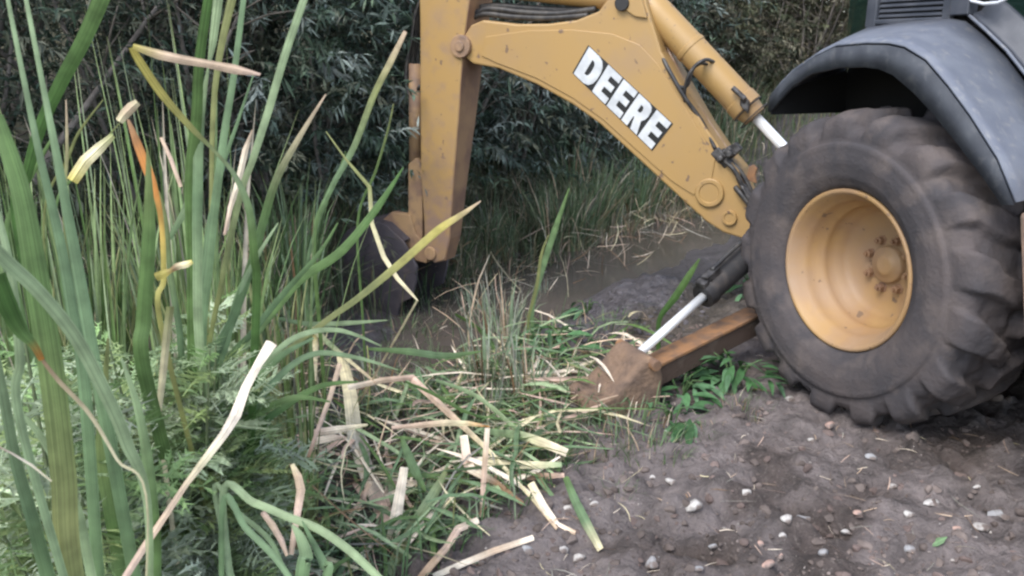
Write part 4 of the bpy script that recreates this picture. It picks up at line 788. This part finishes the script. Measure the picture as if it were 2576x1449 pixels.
clump('clump of long arching leaves at the centre, crossing in front of the bucket', (-.78, 2.15), [
 ([(560, 930), (610, 880), (690, 780), (760, 700), (860, 630), (950, 520), (1015, 420)], [20, 26, 28, 28, 30, 24, 3], 'green-pale-green-green-deep', 2.1, 2.5, True, 'bright green blade pointing up to the right'),
 ([(640, 960), (700, 900), (830, 800), (900, 750), (1000, 668), (1100, 580), (1160, 540), (1210, 505)], [14, 18, 20, 22, 26, 26, 18, 3], 'blue-blue-olive-olive-yellow-tan', 2.2, 2.7, True, 'yellowing blade crossing in front of the stick'),
 ([(600, 1050), (660, 930), (740, 850), (850, 830), (960, 870)], [20, 22, 20, 16, 4], 'blue-pale-pale', 2.0, 2.2),
 ([(640, 1060), (700, 950), (790, 890), (900, 900), (1000, 930)], [24, 24, 20, 14, 4], 'green-blue-pale', 2.0, 2.2),
 ([(620, 1080), (640, 980), (700, 900), (790, 850)], [30, 30, 24, 6], 'deep-green-blue', 1.95, 2.1),
 ([(650, 1100), (720, 1020), (810, 970), (900, 960)], [26, 26, 20, 5], 'deep-deep-green', 2.0, 2.15),
 ([(600, 1100), (650, 1040), (740, 1000), (830, 1010)], [30, 28, 22, 5], 'deep-green-green', 1.95, 2.0),
 ([(926, 877), (1029, 884), (1121, 895), (1212, 883)], [8, 24, 24, 3], 'green-blue-green', 2.9, 3.0, False),
 ([(700, 800), (780, 815), (880, 812), (975, 805)], [10, 18, 16, 3], 'blue-pale-pale', 3.0, 3.2, False),
])
clump('pale blades arching along the bottom edge left of the straw heap', (-.52, 1.32), [
 ([(560, 1250), (640, 1265), (720, 1298), (800, 1330), (880, 1385), (960, 1460)], [26, 28, 28, 30, 30, 28], 'blue-pale-pale-pale', 1.5, 1.42, True),
 ([(560, 1270), (620, 1330), (690, 1400), (740, 1470)], [20, 24, 24, 20], 'green-blue-blue', 1.48, 1.4),
 ([(760, 1449), (770, 1400), (755, 1350), (735, 1320)], [52, 50, 34, 8], 'green-blue-pale', 1.4, 1.42),
 ([(820, 1460), (815, 1420), (790, 1370), (760, 1310)], [36, 34, 24, 4], 'green-blue-blue', 1.42, 1.45),
 ([(540, 1240), (600, 1290), (680, 1360), (720, 1449)], [16, 18, 18, 14], 'pale-pale-blue', 1.55, 1.5),
])
clump('lone reed stem with a brownish broken tip beside the stick of the digger', (-.78, 3.6), [
 ([(790, 600), (830, 480), (890, 370), (940, 240), (985, 150), (1020, 78)], [14, 18, 20, 20, 20, 12], 'green-green-blue-olive-tan', 3.5, 3.5, 'own'),
 ([(1050, 755), (1000, 700), (965, 645), (935, 560), (930, 470), (870, 400), (820, 330)], [8, 14, 16, 14, 13, 7, 3], 'tan-straw-straw-olive-olive', 2.8, 2.9, True, 'thin straw coloured kinked stalk'),
 ([(770, 700), (800, 560), (850, 440), (870, 380)], [12, 14, 10, 3], 'green-blue-green', 3.6, 3.6, 'own'),
 ([(900, 560), (945, 430), (975, 330), (990, 260)], [9, 9, 7, 3], 'green-green-olive', 3.9, 3.9, 'own'),
])
clump('green reed blades standing in the wet mud right of the bucket', (.17, 4.7), [
 ([(1340, 770), (1360, 690), (1395, 580), (1432, 472)], [14, 20, 20, 3], 'green-blue-green', 4.6, 4.6, 'own'),
 ([(1330, 800), (1350, 720), (1362, 640), (1380, 590)], [10, 12, 10, 3], 'green-olive-olive', 4.5, 4.5, 'own'),
 ([(1180, 820), (1200, 720), (1215, 680), (1232, 640)], [5, 6, 5, 2], 'tan-tan-grey', 4.3, 4.3, 'own'),
 ([(1660, 800), (1700, 745), (1735, 690), (1760, 650)], [16, 26, 22, 4], 'deep-deep-green', 4.3, 4.3, 'own'),
 ([(1420, 905), (1500, 890), (1570, 870), (1610, 852)], [8, 10, 10, 3], 'green-green-blue', 4.1, 4.1, False),
 ([(1615, 1010), (1612, 930), (1600, 890), (1592, 850)], [10, 10, 8, 3], 'pale-green-blue', 3.65, 3.7, 'own'),
])
for label, px, ws, spec, Y0, Y1 in (
  ('pale yellow cut blade caught among the reeds below the orange dead leaf', [(182, 455), (215, 405), (250, 372), (285, 340)], [28, 30, 26, 14], 'yellow-straw-olive', 2.3, 2.35),
  ('short folded straw coloured blade hanging by the grey stems', [(300, 305), (315, 285), (332, 268), (347, 256)], [18, 24, 24, 16], 'straw-tan-straw', 2.4, 2.4),
  ('pinkish tan dry blade standing upright behind the bent leaf', [(565, 590), (580, 520), (595, 475), (608, 420), (617, 378), (635, 326)], [7, 12, 16, 15, 15, 4], 'pink-cream-cream-tan', 2.05, 2.05),
  ('yellow knotted stem fragment lying across the upright blades', [(392, 697), (412, 688), (430, 680), (445, 670), (470, 664), (484, 657)], [22, 22, 12, 18, 18, 10], 'yellow-yellow-brown-straw-yellow', 1.62, 1.62),
  ('tan dead stalk leaning behind the orange leaf', [(405, 345), (430, 400), (455, 470)], [8, 10, 9], 'tan-pink-tan', 2.3, 2.3)):
    n = len(px); Ys = [Y0 + (Y1 - Y0) * k / (n - 1) for k in range(n)]; mb = MB(); leaf_from_points(mb, [P(x, y, Y) for (x, y), Y in zip(px, Ys)], [a / FPX * Y for a, Y in zip(interp_w(ws, n), Ys)], spec, n=0); tag(mb.build('dead_blade', DRY), label, 'dead blade')
# ------------------------------------------------------------------ broken dry reeds on the bank, each a thing
STALK = [ # label, pixels, widths, colour, height above ground along it
 ('long pale broken reed slanting across the feathery weeds, snapped in the middle', [(683, 862), (650, 915), (618, 975), (592, 1045), (565, 1090), (520, 1150), (470, 1215), (420, 1290), (360, 1380), (310, 1460)], [30, 22, 24, 30, 24, 22, 16, 18, 20, 20], 'cream-cream-cream-cream-straw-tan-tan-pink', [.55, .6, .6, .6, .6, .6, .6, .6, .6, .6]),
 ('thick bundle of pale straw leaves standing in the middle of the heap', [(859, 895), (880, 985), (895, 1110), (930, 1205), (960, 1270), (978, 1335)], [26, 36, 44, 46, 52, 46], 'straw-straw-grey-cream-pink-pink', [.34, .3, .24, .18, .1, .03]),
 ('long thin tan stalk running diagonally down through the heap to the soil', [(1035, 950), (1145, 1054), (1230, 1133), (1340, 1255), (1401, 1330)], [20, 18, 12, 10, 9], 'pink-tan-straw-straw-tan', [.26, .22, .16, .08, .02]),
 ('short tan stalk across the top of the heap', [(875, 975), (962, 956), (1041, 948)], [14, 16, 14], 'cream-tan-pink', [.3, .28, .26]),
 ('orange tan curved blade lying level across the heap', [(985, 1075), (1060, 1069), (1120, 1063), (1180, 1065), (1232, 1073)], [8, 16, 18, 14, 3], 'pink-tan-straw-orange', [.24, .24, .22, .2, .18]),
 ('pale green arching blade curving down to the right of the heap', [(1096, 956), (1182, 987), (1243, 1029), (1291, 1072), (1340, 1110)], [8, 12, 13, 12, 4], 'blue-pale-pale-green', [.2, .24, .22, .16, .06]),
 ('wide pale green blade with a cut straw coloured end', [(1212, 1084), (1303, 1094), (1364, 1113), (1427, 1139)], [14, 24, 26, 22], 'blue-pale-straw-cream', [.14, .14, .12, .08]),
 ('straight bright straw blade lying level below the cut green blade', [(1181, 1163), (1260, 1166), (1340, 1170), (1413, 1168)], [18, 22, 22, 14], 'straw-straw-straw-pale', [.1, .1, .08, .06]),
 ('upright thin tan stalk in the centre of the heap', [(1212, 1300), (1216, 1220), (1221, 1150), (1226, 1076)], [13, 15, 16, 14], 'tan-pink-tan-cream', [.02, .12, .22, .3]),
 ('kinked brown stalk folding at a pale joint', [(1166, 1095), (1176, 1165), (1185, 1180), (1250, 1215), (1316, 1268)], [22, 26, 26, 16, 12], 'cream-pink-cream-brown-brown', [.2, .12, .11, .07, .02]),
 ('cream cut leaf pointing down at the soil right of the heap', [(1335, 1215), (1365, 1270), (1401, 1322), (1448, 1340)], [22, 24, 22, 12], 'straw-cream-cream-tan', [.09, .06, .03, .015]),
 ('green blade with a straw tip hanging down on the soil', [(1423, 1200), (1445, 1255), (1472, 1310), (1511, 1383)], [16, 24, 28, 20], 'green-blue-blue-straw', [.08, .06, .03, .015]),
 ('wide cream coloured leaf standing steeply at the foot of the heap', [(1017, 1175), (1008, 1230), (998, 1290), (986, 1362)], [22, 28, 32, 34], 'cream-cream-cream-straw', [.22, .15, .08, .02]),
 ('broad dark green leaf among the pale straw', [(1009, 1098), (1025, 1140), (1045, 1185), (1071, 1235)], [6, 24, 28, 5], 'green-blue-blue-green', [.26, .22, .17, .12]),
 ('olive green blade sloping down to the left below the heap', [(1127, 1175), (1095, 1235), (1050, 1310), (1005, 1390), (975, 1445)], [6, 28, 36, 36, 30], 'olive-pale-olive-pale', [.16, .12, .08, .05, .02]),
 ('tan stalk with a pale joint at the bottom centre', [(1203, 1308), (1152, 1330), (1125, 1375), (1085, 1420), (1045, 1470)], [18, 22, 20, 22, 22], 'cream-pink-tan-brown', [.05, .06, .04, .03, .02]),
 ('smooth beige stick lying on the stones along the bottom edge', [(1342, 1352), (1243, 1385), (1170, 1415), (1090, 1450)], [16, 18, 18, 18], 'cream-tan-cream-grey', [.015, .015, .015, .015]),
 ('brown knobbed stalk end left of the pale leaves', [(930, 1215), (915, 1250), (900, 1275), (880, 1297)], [14, 14, 16, 24], 'tan-pink-pink-tan', [.1, .07, .05, .03]),
 ('whitish torn leaf at the bottom left of the heap', [(945, 1350), (915, 1390), (890, 1420), (860, 1449)], [18, 28, 28, 18], 'cream-cream-pink', [.05, .04, .03, .02]),
 ('bent tan leaf with two kinks right of the feathery weeds', [(735, 1168), (750, 1200), (757, 1232), (748, 1290), (732, 1395)], [12, 22, 24, 20, 14], 'straw-tan-tan-pink-tan', [.4, .38, .36, .3, .2]),
 ('short tan leaf crossing the bent one at its foot', [(660, 1288), (685, 1320), (708, 1360), (722, 1398)], [14, 18, 16, 8], 'pink-tan-pink-tan', [.42, .36, .3, .24]),
 ('pinkish dry stalk standing at the left of the heap', [(775, 1150), (800, 1080), (830, 1000), (855, 915)], [10, 12, 14, 14], 'brown-pink-tan-tan', [.08, .16, .26, .36]),
 ('short upright straw leaf beside the thin folded one', [(788, 958), (790, 910), (793, 870), (793, 835)], [18, 18, 16, 12], 'straw-straw-straw-yellow', [.2, .28, .34, .4]),
 ('thin yellow folded leaf running down to the right', [(783, 822), (830, 866), (885, 912), (945, 962)], [18, 14, 10, 5], 'straw-pale-straw-tan', [.42, .4, .36, .32]),
 ('pale pink broad leaf scrap left of the heap', [(725, 1065), (765, 1045), (800, 1030)], [22, 32, 14], 'pink-cream-pink', [.2, .2, .2]),
 ('tan leaf lying level left of the heap, upper one of two', [(700, 1115), (780, 1090), (850, 1080), (925, 1068)], [10, 20, 22, 6], 'pink-pink-cream-straw', [.18, .2, .2, .2]),
 ('tan leaf lying level left of the heap, lower one of two', [(720, 1125), (790, 1110), (840, 1100), (870, 1100)], [14, 22, 18, 5], 'pink-cream-pink', [.14, .15, .15, .14]),
 ('dark thin blade curving down over the green weeds', [(1145, 790), (1195, 820), (1240, 870), (1250, 930)], [6, 10, 12, 8], 'deep-deep-green', [.2, .22, .18, .1]),
 ('brown stalk lying low at the right foot of the heap', [(1205, 1195), (1280, 1200), (1350, 1198), (1420, 1195)], [10, 16, 20, 12], 'brown-tan-brown-pink', [.04, .05, .05, .03]),
 ('grey green blade propped on the heap below the leafy weed', [(1020, 960), (1090, 990), (1160, 1030), (1220, 1052)], [5, 10, 10, 4], 'deep-green-deep', [.3, .26, .24, .2]),
 ('pale stalk fragment in front of the stabilizer pad', [(1300, 1000), (1370, 975), (1440, 960), (1480, 950)], [10, 14, 14, 6], 'cream-cream-tan', [.06, .07, .06, .04]),
 ('wide straw leaf flattened on the mud before the pad', [(1310, 950), (1380, 948), (1440, 930), (1500, 905)], [12, 18, 18, 6], 'straw-cream-straw', [.05, .05, .04, .03]),
]
for lab, px, ws, spec, hs_ in STALK:
    pts = []
    for (x, y), h in zip(px, hs_): pts.append(PG(x, y, h))
    YY = {'long pale': (1.78, 1.2), 'bent tan leaf': (1.8, 1.55), 'short tan leaf cr': (1.62, 1.52), 'pinkish dry': (2.0, 2.3)}
    # keep the stalk straight in depth: blend the marching depths along its length
    n = len(pts); Y0, Y1 = pts[0].y, pts[-1].y
    pts = [P(x, y, .35 * q.y + .65 * (Y0 + (Y1 - Y0) * k / (n - 1))) for k, ((x, y), q) in enumerate(zip(px, pts))]
    for key, (ya, yb) in YY.items():
        if lab.startswith(key): pts = [P(x, y, ya + (yb - ya) * k / (n - 1)) for k, (x, y) in enumerate(px)]
    mb = MB(); green = spec.split('-')[1] in ('blue', 'green', 'deep', 'pale')
    leaf_from_points(mb, pts, [a / FPX * q.y for a, q in zip(ws, pts)], spec, .35, .3, 5 if green else 0)
    tag(mb.build('green_blade' if green else 'broken_reed', LEAF if green else DRY, smooth=green), lab, 'reed stalk')
# ------------------------------------------------------------------ litter of torn reed strips (nobody could count it)
mb = MB()
def strip(p, L_, w_, c, flat=.25):
    th = R.uniform(0, 6.28); d = Vector((math.cos(th), math.sin(th), R.gauss(0, flat))).normalized(); bend = Vector((R.uniform(-.1, .1), R.uniform(-.1, .1), R.uniform(-.05, .12))) * L_
    bend *= 1.05; pts = [p + d * L_ * f + bend * math.sin((f + .5) * 3.1) for f in (-.5, -.2, .1, .3, .5)]
    sv = d.cross(Z) + Vector((0, 0, R.gauss(0, .6))); k = R.uniform(.7, 1.15); c = tuple(x * k for x in c); mb.blade(pts, [w_ * R.uniform(.1, .9), w_, w_, w_ * .8, w_ * .05], sv, [c] * 5, .3)
LC = [CG[k] for k in ('tan', 'straw', 'cream', 'pink', 'brown', 'grey', 'blue', 'green', 'pale', 'olive', 'blue', 'green')]
for _ in range(420):
    x = R.gauss(-.15, .45); s = R.uniform(.15, 1.25); y = on_line(x, s)
    if x > .3 and s > .8: continue
    strip(Vector((x, y, Gf(x, y) + R.uniform(.02, .10))), R.uniform(.2, .6), R.uniform(.010, .022), R.choice([CG[k] for k in ('green', 'blue', 'green', 'pale', 'pale', 'blue', 'cream', 'pink', 'straw')]), .2)
for _ in range(700):
    x = R.gauss(-.28, .42); s = R.uniform(.12, 1.5); y = on_line(x, s)
    if s > 1.0 and (x > .2 or R.random() < .5): continue
    strip(Vector((x, y, Gf(x, y) + R.uniform(.0, .11))), R.uniform(.1, .45), R.uniform(.003, .009), R.choice(LC), .15)
for _ in range(700):
    x = R.uniform(-1.9, -.5); s = R.uniform(.3, 2.6); y = on_line(x, s)
    if -.235 < x / y < -.09 and 4.2 < y < 6.0: continue
    strip(Vector((x, y, Gf(x, y) + R.uniform(.0, .25))), R.uniform(.1, .5), R.uniform(.003, .009), R.choice(LC), .5)
for _ in range(260):
    x = R.uniform(.0, .9); s = R.uniform(.25, .85); y = on_line(x, s); strip(Vector((x, y, Gf(x, y) + R.uniform(.0, .04))), R.uniform(.05, .2), R.uniform(.003, .009), R.choice(LC[:6] + LC[6:8]))
for _ in range(1500):
    x = R.uniform(-3.8, 3.4); s = R.uniform(2.1, 3.7); y = on_line(x, s)
    if -.235 < x / y < -.09 and 4.2 < y < 6.2: continue
    strip(Vector((x, y, Gf(x, y) + R.uniform(.0, .4))), R.uniform(.1, .5), R.uniform(.003, .008), R.choice(LC[:6]), .7)
for _ in range(330):
    x = R.uniform(.0, 2.2); s = R.uniform(-1.3, .1); y = on_line(x, s)
    strip(Vector((x, y, Gf(x, y) + .006)), R.uniform(.03, .14), R.uniform(.0015, .004), R.choice(LC[:6]), .1)
tag(mb.build('reed_litter', DRY), kind='stuff')
# low green growth over the near bank and under the foreground clumps
mb = MB()
for _ in range(6500):
    x = R.uniform(-2.4, .75); s = R.uniform(.05, 1.5); y = on_line(x, s)
    if y < .9 or N1(x * 3, y * 3) < .38 or (x > .05 and s > .55): continue
    if R.random() < max(0, (x + .1) / .7): continue
    p = Vector((x, y, Gf(x, y) - .01)); th = R.uniform(0, 6.28); o = Vector((math.cos(th), math.sin(th), 0)); L_ = R.uniform(.05, .18); c = R.choice([(.10, .17, .075), (.13, .2, .11), (.075, .135, .06), (.17, .22, .14)])
    mb.blade([p, p + o * L_ * .25 + Z * L_ * .6, p + o * L_ * .7 + Z * L_ * .8], [.006, .007, .001], o.cross(Z), [c] * 3, .3)
for i in range(14000):
    x = R.uniform(1.2, 7); s = R.uniform(3.2, 7.5); y = on_line(x, s)
    if i > 8000: x = R.uniform(1.4, 9); y = R.uniform(9.8, 14.5) - .35 * (x - 2)
    p = Vector((x, y, float(G(x, y, False)) - .02)); th = R.uniform(0, 6.28); o = Vector((math.cos(th), math.sin(th), 0)); L_ = R.uniform(.2, .55); c = R.choice([(.10, .13, .065), (.15, .15, .085), (.08, .12, .06), (.2, .18, .11), (.12, .16, .08)])
    mb.blade([p, p + o * L_ * .2 + Z * L_ * .7, p + o * L_ * .6 + Z * L_ * .85], [.01, .012, .002], o.cross(Z), [c] * 3, .3)
for _ in range(5000):
    x = R.uniform(-5.5, .9); s = R.uniform(2.7, 4.6); y = on_line(x, s); p = Vector((x, y, float(G(x, y, False)) - .02)); th = R.uniform(0, 6.28); o = Vector((math.cos(th), math.sin(th), 0)); L_ = R.uniform(.2, .6); c = R.choice([(.08, .13, .06), (.12, .15, .08), (.06, .10, .05), (.2, .18, .11), (.16, .19, .13)])
    mb.blade([p, p + o * L_ * .2 + Z * L_ * .7, p + o * L_ * .6 + Z * L_ * .85], [.008, .010, .002], o.cross(Z), [c] * 3, .3)
tag(mb.build('grass', LEAF), kind='stuff')
# ------------------------------------------------------------------ stones and crumbs on the soil
def stone_mesh(mb, c, r, flat, seed, rot=0, col=None, sub=2):
    bm = bmesh.new(); bmesh.ops.create_icosphere(bm, subdivisions=sub, radius=1); rr = random.Random(seed); o = Vector((rr.uniform(-9, 9),) * 3)
    ph = [Vector((rr.uniform(-1, 1), rr.uniform(-1, 1), rr.uniform(-1, 1))).normalized() for _ in range(11)]; cut = [rr.uniform(.35, .8) for _ in ph]
    m0 = len(mb.v)
    for v in bm.verts:
        q = v.co.copy()
        for n_, k in zip(ph, cut):
            e = q.dot(n_)
            if e > k: q -= n_ * (e - k) * .85
        q = Vector((q.x * r, q.y * r * rr.uniform(.98, 1.02) * .8, q.z * r * flat)); q.rotate(Matrix.Rotation(rot, 3, 'Z')); mb.vert(c + q, col)
    for f in bm.faces: mb.face(*[m0 + v.index for v in f.verts])
    bm.free()
def stone_mat(name, c, d): return mat(name, c, .85, var=d, vscale=30, dirt=(.15, .122, .11), dscale=26, damt=(.46, .6), bump=.3, bscale=90)
SM = dict(white=stone_mat('white_limestone', (.46, .44, .42), (.34, .32, .30)), grey=stone_mat('grey_stone', (.30, .30, .31), (.22, .22, .22)), pink=stone_mat('pinkish_stone', (.42, .28, .23), (.32, .22, .19)), brown=stone_mat('brown_stone', (.24, .19, .165), (.17, .135, .12)))
STONE = [(1981, 1006, 40, .6, 'white', 'small white pebble on the soil just left of the tyre contact'), (1719, 1075, 36, .8, 'pink', 'reddish stone beside the white chip below the green weed'), (1679, 1087, 26, .7, 'white', 'white chip beside the reddish stone below the green weed'),
 (2042, 1108, 28, .7, 'white', 'small white pebble below the bottom of the tyre on its left'), (2084, 1071, 38, .6, 'pink', 'pale pinkish stone close under the tyre'), (2292, 1102, 42, .9, 'brown', 'brown grey stone standing at the edge of the dark shade under the tyre'),
 (1640, 1202, 22, .7, 'white', 'tiny white pebble left of the flat white one'), (1690, 1213, 40, .45, 'white', 'flat white pebble in the middle of the soil'), (1877, 1241, 34, .8, 'white', 'white angular pebble right of the big white stone'), (1747, 1279, 50, .9, 'white', 'big rounded white stone in the middle of the soil'),
 (2365, 1168, 22, .6, 'pink', 'tiny pinkish pebble in the shade on the right'), (2343, 1267, 50, .4, 'white', 'long flat pale stone lying right of centre on the soil'), (2289, 1294, 46, .4, 'white', 'flat white stone left of the long pale one'), (2161, 1291, 32, .5, 'pink', 'small pinkish flake near the crack in the soil'),
 (2511, 1300, 78, .7, 'grey', 'large blue grey stone at the right edge of the picture'), (2462, 1324, 62, .4, 'white', 'pale flat stone leaning against the large blue grey one'), (1981, 1310, 42, .7, 'white', 'white stone at the left end of the crack in the soil'), (2023, 1306, 56, .5, 'grey', 'grey flat stone at the crack in the soil'),
 (2133, 1340, 42, .45, 'white', 'narrow white flake below the crack in the soil'), (1963, 1398, 38, .5, 'pink', 'pinkish pebble near the bottom edge beside the orange one'), (1932, 1422, 44, .7, 'pink', 'orange pink stone at the bottom edge'), (1755, 1431, 32, .8, 'grey', 'grey pebble at the bottom edge left of the orange pink stone'),
 (1640, 1416, 54, .7, 'grey', 'grey stone at the bottom edge among crumbs'), (2072, 1395, 32, .9, 'grey', 'small grey pebble below the narrow white flake'), (2286, 1386, 38, .8, 'grey', 'grey pebble left of the fallen green leaf'), (1969, 1349, 26, .7, 'white', 'tiny white pebble under the white stone of the crack'),
 (1914, 1370, 28, .7, 'pink', 'tiny pinkish pebble left of the bottom pink ones'), (2243, 1224, 30, .5, 'white', 'small pale flake right of the middle of the soil'), (2456, 1227, 26, .6, 'white', 'tiny white pebble above the large blue grey stone'), (2191, 1151, 32, .6, 'grey', 'greenish grey pebble in the upper middle of the soil'),
 (1416, 1383, 42, .8, 'white', 'white stone under the end of the hanging green blade'), (1456, 1407, 46, .8, 'white', 'white grey stone lowest under the hanging green blade'), (1331, 1383, 42, .7, 'grey', 'grey white stone beside the end of the beige stick'), (1206, 1416, 44, .6, 'grey', 'grey stone below the beige stick'),
 (1431, 1279, 30, .6, 'white', 'whitish chip near the cream cut leaf'), (1511, 1044, 48, .7, 'pink', 'pinkish clod of stone in front of the stabilizer pad'), (1495, 1267, 30, .6, 'white', 'small pale stone right of the hanging green blade'), (1795, 1375, 30, .7, 'grey', 'small grey stone at the lower middle of the soil'), (2405, 1330, 28, .6, 'pink', 'small pinkish pebble left of the pale flat stone')]
for i, (px, py, wpx, flat, k, lab) in enumerate(STONE):
    g = PG(px, py); r = wpx / FPX * g.y * .58; mb = MB(); stone_mesh(mb, Vector((0, 0, 0)), r, flat, 100 + i, R.uniform(-.5, .5)); o = mb.build('stone', SM[k], smooth=True); tag(o, lab, 'stone', 'stones on the disturbed soil'); o.location = g + Vector((0, 0, r * flat * .12))
mb = MB()
for i in range(800):
    px, py = R.uniform(900, 2640), R.uniform(980, 1500); g = PG(px, py)
    if S_of(g.x, g.y) > .2: continue
    r = .002 + .007 * R.random() ** 3
    if py > 1300 and R.random() < .5: r *= 1.4
    stone_mesh(mb, g - Z * r * .1, r, R.uniform(.4, .8), i, R.uniform(0, 3), R.choice([(.25, .215, .20), (.32, .29, .27), (.19, .16, .145), (.36, .34, .32), (.20, .165, .15), (.17, .14, .13), (.15, .122, .11), (.13, .10, .09)]), 1)
GRV = plant_mat('gravel_mix', 0, .9); tag(mb.build('gravel', GRV, smooth=True), kind='stuff')
mb = MB()
for i in range(1500):
    if i < 1050: px, py = R.uniform(1050, 2640), R.uniform(1000, 1500)
    else: px, py = R.uniform(1330, 1780), R.uniform(735, 860)
    g = PG(px, py); r = .006 + .028 * R.random() ** 3; mudc = S_of(g.x, g.y) > .55
    if i < 1050 and mudc: continue
    stone_mesh(mb, g - Z * r * .12, r, R.uniform(.45, .9), 3000 + i, R.uniform(0, 3), (.095, .088, .097) if mudc else R.choice([(.13, .105, .095), (.15, .122, .11), (.10, .08, .072), (.14, .105, .095)]), 2)
tag(mb.build('soil_clods', GRV), kind='stuff')
g = PG(2359, 1370); mb = MB(); d = Vector((.95, .3, .15)); mb.blade([g + d * f * .07 + Z * (.012 + .006 * math.sin(f * 3)) for f in (-.5, -.2, .1, .5)], [.002, .024, .026, .001], Vector((-.3, .95, .2)), [(.16, .26, .13)] * 4, .2); tag(mb.build('fallen_leaf', LEAF, smooth=True), 'single green leaf fallen on the bare soil at the lower right', 'leaf')
